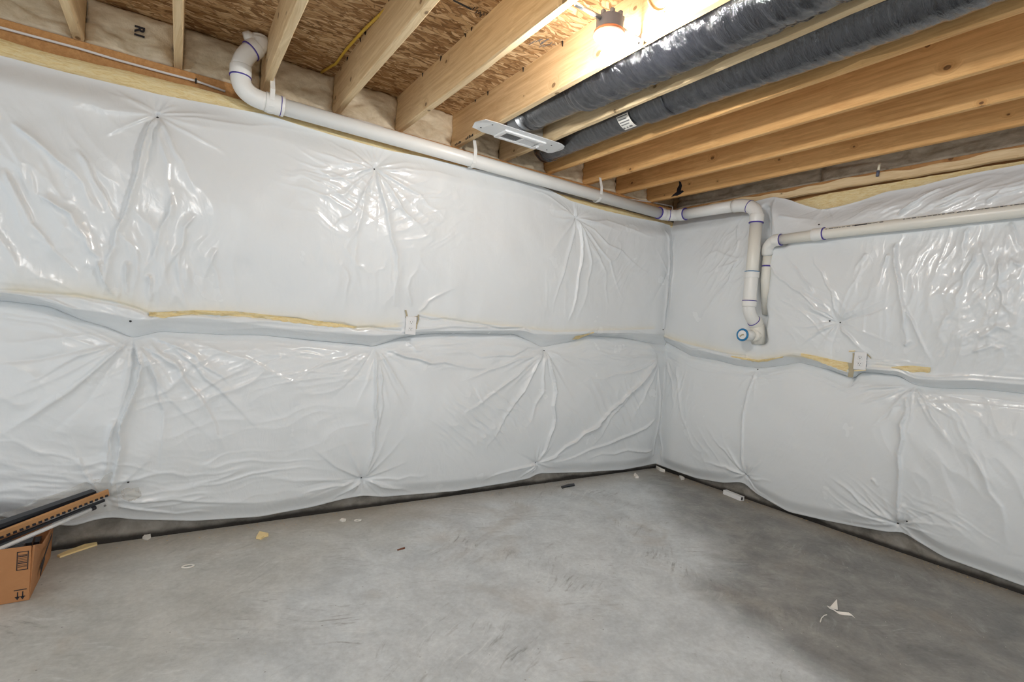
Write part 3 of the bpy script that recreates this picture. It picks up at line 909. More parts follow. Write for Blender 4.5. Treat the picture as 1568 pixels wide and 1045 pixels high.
cfgLL = dict(t0=0.022, t1=5.2, seed=5, base=baseL_lo, dt=0.016, low=0.045, mid=0.009, spring=0.04,
  pins=[((201, 520), PIN(0.03, 0.06, 10, (0.3, 0.7), 0.014, (PI*1.05, PI*1.95), 0.014)), ((577, 533), PIN(0.03, 0.05, 10, (0.2, 0.5), 0.011, (PI, 2*PI))),
        ((838, 535), PIN(0.035, 0.05, 14, (0.2, 0.6), 0.013, (PI, 2*PI))), ((1012, 549), PIN(0.02, 0.05, 9, (0.2, 0.6), 0.011, (PI*1.5, PI*2.3))),
        ((162, 765), PIN(0.05, 0.05, 8)), ((557, 736), PIN(0.055, 0.055, 14, (0.15, 0.45), 0.012)), ((825, 711), PIN(0.05, 0.05, 12, (0.12, 0.4), 0.012)),
        ((-150, 560), PIN(0.04, 0.06, 8))],
  noise=[((300, 560), (0.42, 0.22), -0.45, 0.40, 0.085, 0.016), ((60, 600), (0.5, 0.3), 0.55, 0.6, 0.13, 0.010), ((420, 640), (0.55, 0.25), -0.25, 0.5, 0.12, 0.008),
         ((745, 640), (0.38, 0.24), 0.75, 0.30, 0.055, 0.020, 1.8), ((690, 545), (0.5, 0.10), -0.10, 0.40, 0.05, 0.013), ((940, 620), (0.5, 0.30), 0.80, 0.5, 0.08, 0.018, 1.8),
         ((930, 545), (0.4, 0.12), 0.05, 0.30, 0.045, 0.014), ((250, 740), (0.7, 0.14), -0.02, 0.6, 0.07, 0.016), ((480, 560), (0.4, 0.15), -0.2, 0.4, 0.05, 0.010), ((100, 720), (0.35, 0.2), 0.2, 0.3, 0.06, 0.010)],
  creases=[
    ([(205, 520), (216, 560), (206, 600), (188, 640), (182, 700), (168, 762)], 0.040, 0.016, 'fold', (0.03, 0.35)),
    ([(203, 520), (208, 555), (196, 600), (178, 650)], -0.024, 0.011), ([(180, 640), (168, 690), (150, 745)], 0.022, 0.014, 'foldn'),
    ([(198, 518), (150, 560), (100, 600), (20, 650)], 0.018, 0.022, 'fold'), ([(196, 516), (120, 545), (30, 590)], 0.016, 0.02, 'foldn'), ([(198, 520), (165, 560), (140, 590)], 0.016, 0.018),
    ([(194, 512), (110, 515), (0, 525)], 0.014, 0.02, 'fold'), ([(206, 520), (240, 580), (250, 650), (245, 720)], 0.018, 0.02, 'fold'),
    ([(212, 516), (265, 550), (290, 590), (330, 650), (345, 690)], 0.022, 0.022, 'foldn'), ([(225, 514), (280, 535), (330, 570), (355, 590)], 0.024, 0.018, 'fold'), ([(240, 512), (320, 530), (400, 560), (470, 590)], 0.016, 0.02, 'foldn'),
    ([(255, 525), (300, 560), (350, 610), (400, 660)], 0.016, 0.02, 'fold'),
    ([(576, 534), (574, 600), (570, 660), (560, 734)], 0.026, 0.012, 'fold', (0.03, 0.25)), ([(582, 560), (584, 620), (576, 680)], 0.014, 0.010, 'foldn'),
    ([(574, 533), (530, 548), (480, 565), (420, 590)], 0.014, 0.014, 'fold'), ([(572, 534), (500, 535), (420, 530)], 0.012, 0.014), ([(580, 534), (600, 570), (625, 610)], 0.012, 0.013, 'foldn'),
    ([(584, 534), (640, 550), (700, 560), (760, 565)], 0.022, 0.018, 'fold'), ([(625, 525), (645, 540)], 0.015, 0.010),
    ([(836, 536), (790, 575), (740, 610), (700, 640)], 0.022, 0.015, 'fold'), ([(836, 538), (800, 600), (760, 660), (740, 690)], 0.022, 0.016, 'foldn'), ([(836, 536), (770, 560), (700, 585)], 0.018, 0.014, 'fold'),
    ([(834, 534), (760, 545), (690, 540)], 0.014, 0.014, 'foldn'), ([(838, 538), (830, 600), (800, 660)], 0.016, 0.016), ([(840, 536), (846, 580), (845, 640), (836, 680), (826, 710)], 0.030, 0.012, 'fold', (0.03, 0.25)),
    ([(842, 536), (880, 560), (905, 580)], 0.012, 0.014), ([(1010, 550), (960, 600), (920, 640), (880, 675), (832, 708)], 0.028, 0.018, 'fold', (0.08, 0.4)), ([(1008, 552), (950, 620), (900, 690)], 0.018, 0.02, 'foldn'),
    ([(1008, 548), (960, 570), (900, 580), (880, 590)], 0.016, 0.016, 'fold'), ([(1006, 546), (940, 545), (880, 548)], 0.013, 0.013), ([(1010, 552), (985, 600), (965, 640)], 0.016, 0.018, 'fold'),
    ([(1000, 640), (950, 670), (880, 700), (840, 708)], 0.020, 0.016, 'fold'), ([(1003, 690), (960, 690), (900, 705)], 0.016, 0.014, 'foldn'), ([(918, 648), (890, 665)], 0.018, 0.010, 'fold'),
    ([(824, 712), (780, 722), (742, 738)], 0.018, 0.012, 'fold'), ([(824, 714), (800, 735)], 0.016, 0.010), ([(826, 714), (812, 735)], 0.014, 0.010),
    ([(557, 737), (510, 745), (460, 758)], 0.018, 0.013, 'fold'), ([(557, 739), (530, 758), (500, 775)], 0.016, 0.011, 'foldn'), ([(556, 736), (480, 735), (390, 728)], 0.010, 0.014), ([(560, 737), (600, 750), (650, 762)], 0.016, 0.012), ([(560, 736), (610, 735), (660, 725)], 0.010, 0.013), ([(558, 740), (562, 760)], 0.016, 0.009),
    ([(165, 770), (230, 768), (330, 770), (420, 768)], 0.016, 0.018, 'fold'), ([(166, 774), (240, 785), (330, 788)], 0.020, 0.014, 'foldn'), ([(160, 768), (90, 760), (20, 762)], 0.012, 0.016),
    ([(1010, 556), (1009, 620), (1005, 700)], 0.012, 0.012, 'ridge', (0.05, 0.2)),
  ])
BLL = build_blanket('insulation_blanket', 'L', 'lower', tuckL, lipL, hemL, cfgLL, 'white plastic-faced insulation blanket, lower roll on the wall behind the cardboard box', 'insulation blankets on the basement walls')
BLU = build_blanket('insulation_blanket', 'L', 'upper', tuckL, lipL, topL, cfgLU, 'white plastic-faced insulation blanket, upper roll below the long drain pipe', 'insulation blankets on the basement walls')

# ---------- right wall
tuckR = curve([(1012, 524), (1050, 545), (1090, 552), (1120, 560), (1152, 564), (1190, 560), (1215, 555), (1260, 566), (1302, 581), (1308, 570), (1340, 572), (1370, 576), (1392, 590), (1430, 595), (1490, 596), (1568, 604), (1700, 610), (1980, 640)], Rpx)
lipR = curve([(1012, 512), (1050, 530), (1090, 541), (1130, 551), (1160, 553), (1195, 546), (1215, 543), (1250, 552), (1290, 569), (1304, 571), (1310, 566), (1340, 566), (1375, 569), (1400, 580), (1430, 582), (1490, 583), (1568, 590), (1700, 598), (1980, 626)], Rpx)
topR = curve([(1012, 340), (1040, 332), (1100, 322), (1150, 306), (1178, 299), (1200, 303), (1225, 312), (1250, 319), (1280, 314), (1310, 306), (1350, 291), (1400, 283), (1440, 272), (1480, 263), (1568, 247), (1700, 224), (1980, 180)], Rpx)
hemR = curve([(1006, 715), (1060, 734), (1100, 741), (1126, 740), (1134, 742), (1150, 757), (1200, 786), (1255, 799), (1300, 808), (1355, 818), (1375, 817), (1440, 857), (1500, 879), (1568, 904), (1700, 945), (1980, 1030)], Rpx)
def baseR_up(T, Z):
    zc = (Z-1.15)/1.1
    return 0.100+0.030*np.sin(np.clip(zc, 0, 1)*PI)+0.0*T
def baseR_lo(T, Z):
    zc = (Z-0.05)/1.0
    return 0.072+0.036*np.sin(np.clip(zc, 0, 1)*PI)-0.035*ss(T, 0.25, 0.02)
cfgRU = dict(t0=0.022, t1=3.7, seed=23, base=baseR_up, dt=0.022, low=0.04, mid=0.008,
  pins=[((1256, 313), PIN(0.05, 0.05, 10, (0.12, 0.3), 0.010)), ((1284, 494), PIN(0.055, 0.06, 16, (0.15, 0.45), 0.010)), ((1700, 300), PIN())],
  noise=[((1480, 450), (0.34, 0.36), 1.45, 0.26, 0.060, 0.013, 1.7), ((1560, 420), (0.30, 0.30), 1.30, 0.28, 0.060, 0.014, 1.7), ((1510, 500), (0.20, 0.18), 0.5, 0.07, 0.05, 0.014, 1.2), ((1360, 450), (0.22, 0.32), 1.45, 0.34, 0.07, 0.010),
         ((1120, 400), (0.28, 0.30), 1.0, 0.25, 0.06, 0.012), ((1240, 480), (0.25, 0.22), -0.75, 0.25, 0.05, 0.012), ((1470, 300), (0.5, 0.10), 0.35, 0.30, 0.04, 0.016),
         ((1300, 320), (0.3, 0.10), 0.3, 0.25, 0.045, 0.010), ((1480, 540), (0.3, 0.12), 1.3, 0.2, 0.05, 0.012), ((1700, 430), (0.4, 0.4), 1.4, 0.3, 0.06, 0.02)],
  creases=[
    # recess cut for the riser and its branch
    ([(1168, 318), (1172, 370), (1172, 420), (1166, 470), (1166, 520)], -0.075, 0.040, 'gauss', None), ([(1168, 372), (1200, 370)], -0.05, 0.04, 'gauss', None),
    ([(1024, 345), (1022, 400), (1018, 450), (1016, 510)], 0.016, 0.016, 'ridge', (0.05, 0.2)), ([(1034, 360), (1034, 420), (1026, 480)], 0.012, 0.014, 'fold'),
    ([(1135, 395), (1120, 430), (1090, 470), (1070, 500)], 0.014, 0.014, 'fold'), ([(1132, 398), (1100, 385), (1085, 390)], 0.010, 0.012), ([(1134, 400), (1105, 410), (1095, 420)], 0.010, 0.011), ([(1130, 345), (1132, 370), (1130, 392)], 0.012, 0.012),
    ([(1284, 494), (1240, 460), (1205, 432), (1180, 415)], 0.016, 0.014, 'fold'), ([(1284, 494), (1250, 475), (1220, 452)], 0.013, 0.012, 'foldn'), ([(1284, 496), (1255, 510), (1228, 530)], 0.014, 0.013, 'fold'), ([(1284, 496), (1265, 520), (1255, 535)], 0.012, 0.012),
    ([(1282, 490), (1278, 450), (1250, 405), (1240, 380)], 0.014, 0.013, 'fold'), ([(1250, 450), (1225, 415), (1202, 390)], 0.013, 0.015, 'foldn'), ([(1286, 498), (1310, 525), (1330, 545)], 0.014, 0.012, 'fold'), ([(1288, 490), (1320, 465), (1345, 455)], 0.009, 0.013),
    ([(1375, 372), (1374, 400), (1382, 440), (1388, 490), (1390, 525)], 0.024, 0.016, 'fold', (0.05, 0.3)), ([(1362, 390), (1355, 410)], 0.018, 0.014, 'foldn'), ([(1390, 468), (1405, 505), (1430, 555)], 0.018, 0.012, 'fold'), ([(1385, 530), (1398, 522)], 0.016, 0.010),
    ([(1330, 388), (1314, 410), (1310, 422)], 0.012, 0.012), ([(1486, 350), (1478, 375), (1478, 405)], 0.020, 0.016, 'fold'), ([(1496, 380), (1480, 440), (1458, 485), (1448, 470)], 0.020, 0.012, 'fold'), ([(1530, 395), (1532, 440), (1545, 475), (1552, 440)], 0.024, 0.013, 'foldn'), ([(1550, 340), (1560, 370), (1568, 385)], 0.022, 0.014, 'fold'), ([(1508, 370), (1515, 430), (1500, 470)], 0.016, 0.016, 'foldn'),
    ([(1454, 480), (1446, 500), (1435, 530)], 0.010, 0.014), ([(1568, 410), (1552, 400), (1540, 430)], 0.02, 0.012), ([(1500, 520), (1530, 500), (1560, 512)], 0.012, 0.012), ([(1490, 540), (1520, 530), (1550, 540)], 0.012, 0.012),
    # swags above the branch pipe
    ([(1375, 330), (1395, 312), (1420, 295), (1438, 285)], 0.030, 0.010, 'fold', (0.10, 0.3)), ([(1250, 318), (1290, 312), (1330, 298)], 0.016, 0.012), ([(1240, 305), (1255, 312)], 0.014, 0.010), ([(1256, 315), (1262, 300)], 0.012, 0.009), ([(1190, 330), (1220, 335), (1250, 338)], 0.010, 0.010),
    ([(1440, 308), (1480, 290), (1520, 270)], 0.018, 0.014, 'fold'), ([(1430, 320), (1490, 300), (1540, 275)], 0.014, 0.012, 'foldn'), ([(1510, 312), (1530, 295), (1545, 285)], 0.018, 0.012, 'fold'), ([(1400, 300), (1480, 272), (1568, 256)], 0.016, 0.016, 'fold'),
    ([(1180, 300), (1185, 340), (1190, 360)], 0.014, 0.012), ([(1178, 400), (1190, 420), (1220, 440)], 0.012, 0.012),
    ([(1310, 550), (1350, 552), (1400, 556), (1428, 560)], 0.010, 0.008, 'fold'), ([(1020, 522), (1080, 535), (1140, 545)], -0.008, 0.007, 'gauss', None),
  ],
  fiber=[([(1015, 515), (1060, 528), (1110, 540), (1160, 551), (1200, 545), (1240, 548), (1300, 566)], 0.030, 0.55), ([(1330, 560), (1380, 566), (1430, 572)], 0.02, 0.3)])
cfgRL = dict(t0=0.022, t1=3.7, seed=29, base=baseR_lo, dt=0.020, low=0.036, mid=0.006, spring=0.035,
  pins=[((1152, 566), PIN(0.03, 0.05, 8, (0.12, 0.3), 0.009, (PI, 2*PI))), ((1393, 592), PIN(0.03, 0.05, 10, (0.2, 0.5), 0.011, (PI, 2*PI))), ((1014, 548), PIN(0.02, 0.05, 5, (0.2, 0.5), 0.009, (PI*1.5, 2*PI))),
        ((1137, 728), PIN(0.055, 0.05, 13, (0.12, 0.35), 0.011)), ((1370, 805), PIN(0.055, 0.055, 13, (0.12, 0.42), 0.011)), ((1700, 860), PIN())],
  noise=[((1340, 600), (0.30, 0.10), 0.55, 0.25, 0.035, 0.012), ((1330, 780), (0.30, 0.14), -0.5, 0.3, 0.05, 0.009), ((1430, 800), (0.25, 0.12), -0.3, 0.2, 0.05, 0.010), ((1500, 680), (0.5, 0.4), -1.0, 0.5, 0.10, 0.012), ((1040, 600), (0.2, 0.25), 1.4, 0.3, 0.05, 0.010), ((1090, 690), (0.25, 0.2), -0.9, 0.3, 0.07, 0.008)],
  creases=[
    ([(1152, 568), (1145, 600), (1138, 650), (1137, 726)], 0.016, 0.012, 'fold', (0.03, 0.25)), ([(1396, 592), (1382, 650), (1380, 720), (1374, 800)], 0.026, 0.016, 'fold', (0.03, 0.25)), ([(1390, 600), (1386, 640)], -0.016, 0.010),
    ([(1390, 594), (1350, 610), (1310, 620)], 0.014, 0.013, 'fold'), ([(1392, 596), (1360, 640), (1330, 660)], 0.014, 0.014, 'foldn'), ([(1390, 592), (1340, 592), (1300, 596)], 0.012, 0.012), ([(1398, 594), (1420, 620), (1440, 650)], 0.016, 0.014, 'fold'), ([(1400, 592), (1450, 610), (1500, 640), (1530, 680)], 0.010, 0.018),
    ([(1016, 552), (1030, 600), (1032, 625)], 0.014, 0.012, 'fold'), ([(1012, 560), (1010, 640), (1006, 710)], 0.012, 0.010, 'ridge', (0.05, 0.2)), ([(1032, 560), (1045, 640), (1070, 700)], 0.010, 0.016),
    ([(1137, 730), (1110, 690), (1090, 670)], 0.012, 0.012, 'fold'), ([(1136, 730), (1110, 715), (1075, 708)], 0.013, 0.012), ([(1140, 730), (1160, 712), (1168, 705)], 0.014, 0.010, 'fold'), ([(1140, 732), (1180, 738)], 0.010, 0.010), ([(1138, 732), (1155, 755), (1190, 778)], 0.014, 0.012, 'fold'), ([(1134, 730), (1110, 738)], 0.012, 0.010),
    ([(1368, 804), (1330, 780), (1290, 745), (1270, 730)], 0.016, 0.013, 'fold'), ([(1368, 805), (1330, 795), (1280, 780)], 0.016, 0.012, 'foldn'), ([(1366, 806), (1320, 804), (1270, 795)], 0.013, 0.012), ([(1368, 803), (1345, 780), (1320, 745)], 0.012, 0.012), ([(1376, 803), (1400, 800), (1450, 805)], 0.013, 0.013, 'fold'), ([(1374, 808), (1400, 830), (1440, 852)], 0.016, 0.014, 'fold'), ([(1372, 800), (1385, 770)], 0.02, 0.010, 'fold'),
    ([(1480, 680), (1510, 730), (1540, 800), (1545, 850)], 0.012, 0.022, 'fold'), ([(1420, 620), (1450, 680)], 0.012, 0.014), ([(1335, 733), (1345, 746)], 0.012, 0.008),
  ])
BRL = build_blanket('insulation_blanket', 'R', 'lower', tuckR, lipR, hemR, cfgRL, 'white plastic-faced insulation blanket, lower roll below the blue-ringed pipe end', 'insulation blankets on the basement walls')
BRU = build_blanket('insulation_blanket', 'R', 'upper', tuckR, lipR, topR, cfgRU, 'white plastic-faced insulation blanket, upper roll behind the pipe riser', 'insulation blankets on the basement walls')

# fibreglass core seen where the facing droops at the top
def core(wall, t0, t1, ztop, zbot, d0, d1, seed):
    n = int((t1-t0)/0.02); V, F = [], []
    for i in range(n+1):
        t = t0+(t1-t0)*i/n
        w = (float(fbm(t*7, 0.5, seed))-0.47)*0.03; zt = ztop(t)+w*0.6
        prof = [(d1-0.004, zbot), (d1+w*0.4, zt-0.05), (d1*0.75+w*0.4, zt-0.018), (d0, zt)]
        for d, z in prof: V.append((-t, -d, z) if wall == 'L' else (-d, -t, z))
    for i in range(n):
        for k in range(3): F.append((i*4+k, i*4+k+1, i*4+5+k, i*4+4+k))
    if wall == 'R': F = [tuple(reversed(f)) for f in F]
    return V, F
mesh('exposed_fiberglass', *core('L', 0.05, 5.5, lambda t: float(np.interp(t, [0, 0.5, 1.2, 3.3, 3.7, 4.2, 4.6, 5.5], [2.315, 2.305, 2.30, 2.345, 2.362, 2.345, 2.338, 2.33])), 2.10, 0.002, 0.030, 4), MT['fiber'], BLU, smooth=True)
mesh('exposed_fiberglass', *core('R', 0.05, 3.7, lambda t: float(np.interp(t, [0, 1.1, 1.3, 1.6, 3.7], [2.33, 2.33, 2.345, 2.35, 2.35])), 2.05, 0.002, 0.012, 9), MT['fiber'], BRU, smooth=True)

# torn strips of bare fibre along the middle seam
def torn(root, wall, top, bot, seed, lift=0.006):
    conv = Lpx if wall == 'L' else Rpx
    a = curve(top, conv); b = curve(bot, conv)
    t0, t1 = max(a[0][0], b[0][0]), min(a[0][-1], b[0][-1])
    n = max(6, int((t1-t0)/0.008)); V, F = [], []
    dep = root_depth[root.name]
    for i in range(n+1):
        t = t0+(t1-t0)*i/n
        za = float(np.interp(t, *a)); zb = float(np.interp(t, *b))-0.010*max(0, float(vn(t*60, 1, seed))-0.45)
        for k in range(4):
            z = za+(zb-za)*k/3
            d = dep(t, z)+lift*(0.2, 0.8, 1.0, 0.4)[k]
            V.append((-t, -d, z) if wall == 'L' else (-d, -t, z))
    for i in range(n):
        for k in range(3): F.append((i*4+k, i*4+k+1, i*4+5+k, i*4+4+k))
    if wall == 'L': F = [tuple(reversed(f)) for f in F]
    return mesh('torn_fiber_strip', V, F, MT['fiber'], root, smooth=True)
torn(BLU, 'L', [(228, 478), (250, 478), (300, 475), (360, 477), (400, 481), (450, 487), (500, 493), (545, 500)], [(228, 484), (250, 487), (290, 481), (360, 484), (400, 487), (450, 494), (500, 500), (545, 502)], 3)
torn(BLU, 'L', [(880, 515), (893, 512), (906, 508)], [(880, 521), (892, 520), (906, 510)], 5)
torn(BRU, 'R', [(1120, 545), (1160, 551), (1175, 550), (1200, 546)], [(1120, 547), (1160, 555), (1175, 553), (1200, 547)], 6)
torn(BRU, 'R', [(1228, 541), (1250, 545), (1280, 552), (1302, 556)], [(1228, 546), (1250, 552), (1280, 563), (1300, 571)], 7)
torn(BRU, 'R', [(1365, 562), (1395, 560), (1425, 563)], [(1365, 563), (1395, 570), (1425, 570)], 8)

# fasteners at the pins
for root, wall, lst in ((BLU, 'L', [(241, 178), (575, 258), (884, 334), (200, 492), (1014, 505)]), (BLL, 'L', [(557, 735), (160, 777), (825, 711), (197, 736), (838, 538)]),
                        (BRU, 'R', [(1254, 344), (1272, 492), (1285, 494)]), (BRL, 'R', [(1137, 727), (1369, 804), (1386, 800), (1153, 566)])):
    conv = Lpx if wall == 'L' else Rpx
    for p in lst:
        t, z = conv(*p); d = root_depth[root.name](t, z)
        c = (-t, -d-0.001, z) if wall == 'L' else (-d-0.001, -t, z)
        mesh('fastener', *lathe([(0.0055, 0), (0.0055, 0.003), (0.003, 0.0045)], c, (0, -1, 0) if wall == 'L' else (-1, 0, 0), 10), MT['screw'], root)

# ================================================================== PVC PIPES
def ring(c, axis, r, w=0.005):
    return lathe([(r-0.003, -w/2), (r+0.0012, -w/2), (r+0.0012, w/2), (r-0.003, w/2)], c, axis, 24)
def hub(a, b, r):
    a = np.array(a, float); b = np.array(b, float); L = np.linalg.norm(b-a)
    return lathe([(r-0.006, 0), (r, 0.001), (r+0.001, 0.004), (r+0.001, L-0.004), (r, L-0.001), (r-0.006, L)], a, b-a, 24)
RP = 0.0445; RF = 0.0515
YP = -0.098
A0 = np.array([-3.44, YP, 2.350]); A1 = np.array([-0.30, YP-0.01, 2.322])
drain = thing('drain_pipe', (-3.0, YP, 2.2), 'long white plastic drain pipe with elbow, rounding the corner to a blue-ringed end', 'pipe')
dirL = (A1-A0)/np.linalg.norm(A1-A0)
mesh('pipe', *tube([A0-dirL*0.03, A0+(A1-A0)*0.5, A1], RP, 24), MT['pvc'], drain, True)
# left elbow assembly
B1 = np.array([-3.50, YP, 2.351]); BC = np.array([-3.628, YP, 2.352]); B2 = np.array([-3.628, YP, 2.455])
o = mesh('elbow', *tube(arc3(B1, BC, B2, 14), RP+0.004, 24), MT['pvc'], drain, True)
o = mesh('coupling', *hub(B1-dirL*0.005, A0+dirL*0.03, RF), MT['pvc'], drain, True)
mesh('primer_mark', *ring(A0+dirL*0.012, dirL, RF+0.001, 0.004), MT['purple'], o, True)
o = mesh('coupling', *hub(B2-np.array([0, 0, 0.012]), B2+np.array([0, 0, 0.045]), RF), MT['pvc'], drain, True)
mesh('primer_mark', *ring(B2-np.array([0, 0, 0.011]), (0, 0, 1), RF, 0.006), MT['purple'], o, True)
D1 = B2+np.array([0, 0, 0.040]); DC = B2+np.array([0.004, 0, 0.092]); D2 = np.array([-3.582, YP+0.004, 2.598])
mesh('elbow', *tube(arc3(D1, DC, D2, 10), RP+0.003, 24), MT['pvc'], drain, True)
dd = D2-DC; dd /= np.linalg.norm(dd)
o = mesh('coupling', *hub(D2-dd*0.008, D2+dd*0.036, RF), MT['pvc'], drain, True)
mesh('primer_mark', *ring(D2-dd*0.006, dd, RF, 0.006), MT['purple'], o, True)
E1 = D2+dd*0.032; E2 = E1+np.array([0.012, 0, 0.048])
mesh('elbow', *tube(arc3(E1, E1+dd*0.025, E2, 6), RP+0.004, 24), MT['pvc'], drain, True)
o = mesh('collar', *hub(E2-np.array([0, 0, 0.006]), E2+np.array([0, 0, 0.012]), 0.044), MT['pvc'], drain, True)
mesh('inlet_stub', *tube([E2+np.array([-0.02, -0.01, -0.012]), E2+np.array([-0.055, -0.012, -0.008]), E2+np.array([-0.075, -0.012, -0.016])], [0.024, 0.026, 0.018], 16), MT['pvc'], drain, True)
# corner: two 45s with a coupling between
XR = -0.205
G0 = A1; G1 = np.array([XR, -0.215, 2.318])
cc = np.array([XR, YP-0.01, 2.320])
o = mesh('elbow', *tube(arc3(G0-dirL*0.01, cc, G1, 12), RP+0.004, 24), MT['pvc'], drain, True)
o = mesh('coupling', *hub(A1-dirL*0.06, A1+dirL*0.005, RF), MT['pvc'], drain, True)
mesh('primer_mark', *ring(A1-dirL*0.058, dirL, RF, 0.006), MT['purple'], o, True)
mp = arc3(G0-dirL*0.01, cc, G1, 13)
mesh('primer_mark', *ring(mp[5], mp[6]-mp[4], RP+0.0045, 0.006), MT['purple'], o, True)
dirR = np.array([0, -1.0, -0.010]); dirR /= np.linalg.norm(dirR)
o = mesh('coupling', *hub(G1-dirR*0.005, G1+dirR*0.06, RF), MT['pvc'], drain, True)
mesh('primer_mark', *ring(G1+dirR*0.058, dirR, RF, 0.006), MT['purple'], o, True)
H1 = G1+dirR*0.53
mesh('pipe', *tube([G1, (G1+H1)/2, H1], RP, 24), MT['pvc'], drain, True)
# elbow down into the riser
K = at(1157, 352, 'x', XR); YK = K[1]
RI0 = np.array([XR, YK, 2.19])
o = mesh('elbow', *tube(arc3(H1-dirR*0.01, np.array([XR, YK, H1[2]-0.002]), RI0, 16), RP+0.005, 24), MT['pvc'], drain, True)
mp = arc3(H1-dirR*0.01, np.array([XR, YK, H1[2]-0.002]), RI0, 17)
mesh('primer_mark', *ring(mp[7], mp[8]-mp[6], RP+0.0055, 0.006), MT['purple'], o, True)
o = mesh('coupling', *hub(RI0+np.array([0, 0, 0.03]), RI0-np.array([0, 0, 0.035]), RF), MT['pvc'], drain, True)
mesh('primer_mark', *ring(RI0-np.array([0, 0, 0.034]), (0, 0, 1), RF, 0.008), MT['purple'], o, True)
ZC = at(1150, 416, 'x', XR)[2]; ZE = at(1147, 470, 'x', XR)[2]
RI1 = np.array([XR, YK-0.0, ZE+0.02])
mesh('pipe', *tube([RI0, (RI0+RI1)/2, RI1], RP, 24), MT['pvc_old'], drain, True)
o = mesh('coupling', *hub((XR, YK, ZC), (XR, YK, ZC-0.05), RF), MT['pvc'], drain, True)
mesh('primer_mark', *ring((XR, YK, ZC-0.002), (0, 0, 1), RF, 0.006), MT['blue'], o, True)
mesh('sleeve', *hub((XR, YK, ZC-0.045), (XR, YK, ZE+0.05), RP+0.003), MT['pvc'], drain, True)
o = mesh('coupling', *hub((XR, YK, ZE+0.055), (XR, YK, ZE), RF), MT['pvc'], drain, True)
mesh('primer_mark', *ring((XR, YK, ZE+0.045), (0, 0, 1), RF, 0.006), MT['purple'], o, True)
# bend back into the wall tee
TE = np.array([-0.075, -0.957, 1.300])
Q0 = np.array([XR, YK, ZE+0.005]); Q1 = np.array([XR, YK, ZE-0.06]); Q2 = TE+np.array([-0.055, 0.006, 0.10])
o = mesh('elbow', *tube(arc3(Q0, Q1, Q2, 12), RP+0.001, 24), MT['pvc'], drain, True)
dq = Q2-Q1; dq /= np.linalg.norm(dq)
o = mesh('tee_fitting', *join(hub(Q2-dq*0.018, Q2+dq*0.03, RF), tube([Q2+dq*0.02, TE+np.array([-0.015, 0, 0.02]), TE+np.array([0, 0, -0.06])], [RP+0.006, RP+0.008, RP+0.004], 24), lathe([(0.044, 0), (0.047, 0.01), (0.047, 0.075), (0.043, 0.08)], TE, (-1, 0, 0), 24)), MT['pvc_old'], drain, True)
mesh('primer_mark', *ring(Q2-dq*0.018, dq, RF-0.003, 0.008), MT['purple'], o, True)
tip = at(1137, 513, 'x', -0.262)
st = np.array([-0.12, tip[1], tip[2]])
mesh('adapter', *tube([st, (st+tip)/2, tip], [0.043, 0.041, 0.041], 24), MT['pvc'], drain, True)
o = mesh('end_ring', *lathe([(0.034, -0.004), (0.048, -0.004), (0.049, 0.002), (0.047, 0.006), (0.036, 0.006), (0.035, 0.002)], tip, (-1, 0, 0), 28), MT['blue'], drain, True)
mesh('plug', *lathe([(0.034, 0.0), (0.034, 0.0065), (0.030, 0.007)], tip, (-1, 0, 0), 28), MT['white'], o, True)
mesh('plug_mark', *ribbon([tip+np.array([-0.0085, 0.016, -0.014]), tip+np.array([-0.0085, -0.002, 0.0]), tip+np.array([-0.0085, -0.016, 0.002])], (0, 0.5, 0.8), 0.011, 0.002), MT['cutedge'], o)

# branch along the right wall
XP2 = -0.165
b0 = at(1182, 369, 'x', XP2); b1 = at(1262, 358, 'x', XP2); b2 = at(1568, 322, 'x', XP2)
b3 = b2+(b2-b1)*1.4
branch = thing('vent_pipe', (XP2, -1.6, 1.9), 'cream plastic pipe with black printing running level along the right wall', 'pipe')
db = (b2-b0)/np.linalg.norm(b2-b0)
RB = 0.037
mesh('pipe', *tube([b0+db*0.02, b1, b2, b3], RB, 24), MT['pvc_old'], branch, True)
o = mesh('coupling', *hub(b1-db*0.075, b1, RB+0.006), MT['pvc'], branch, True)
mesh('primer_mark', *ring(b1, db, RB+0.0055, 0.007), MT['purple'], o, True)
el = tube(arc3(b0+db*0.06, b0-db*0.045, b0-db*0.05+np.array([0.045, 0, -0.09]), 12), RB+0.004, 24)
o = mesh('elbow', *join(el, hub(b0+db*0.01, b0+db*0.07, RB+0.006)), MT['pvc'], branch, True)
mesh('primer_mark', *ring(b0+db*0.068, db, RB+0.0055, 0.007), MT['purple'], o, True)
lo0 = b0-db*0.05+np.array([0.045, 0, -0.08])
mesh('drop_pipe', *tube([lo0, lo0+np.array([0, 0.002, -0.20]), lo0+np.array([0.085, 0.02, -0.46])], RB-0.004, 20), MT['pvc_old'], branch, True)
mesh('primer_mark', *ring(lo0+np.array([0, 0, -0.10]), (0, 0, 1), RB-0.004, 0.012), MT['purple'], branch, True)
# faint manufacturer's print: too small to read in the photo, so short dashes
parts = []
rr = random.Random(4)
s = 0.02; L = np.linalg.norm(b3-b1)
nrm = np.array([-0.80, 0, 0.60])
while s < L-0.1:
    l = rr.choice([0.008, 0.012, 0.02, 0.028]); bold = rr.random() < 0.22
    if 0.36 < s < 0.46: s += 0.02; continue
    p = b1+db*s
    c = p+nrm*(RB+0.0005)
    parts.append(ribbon([c, c+db*l], np.cross(db, nrm), 0.007 if bold else 0.0042, 0.0012))
    s += l+rr.uniform(0.003, 0.012)
mesh('printed_line', *join(*parts), MT['greyink'], branch)['kind'] = 'stuff'
c = b1+db*0.20+nrm*(RB+0.0006)
mesh('printed_word', *ribbon([c, c+db*0.07], np.cross(db, nrm), 0.009, 0.0014), MT['ink'], branch)

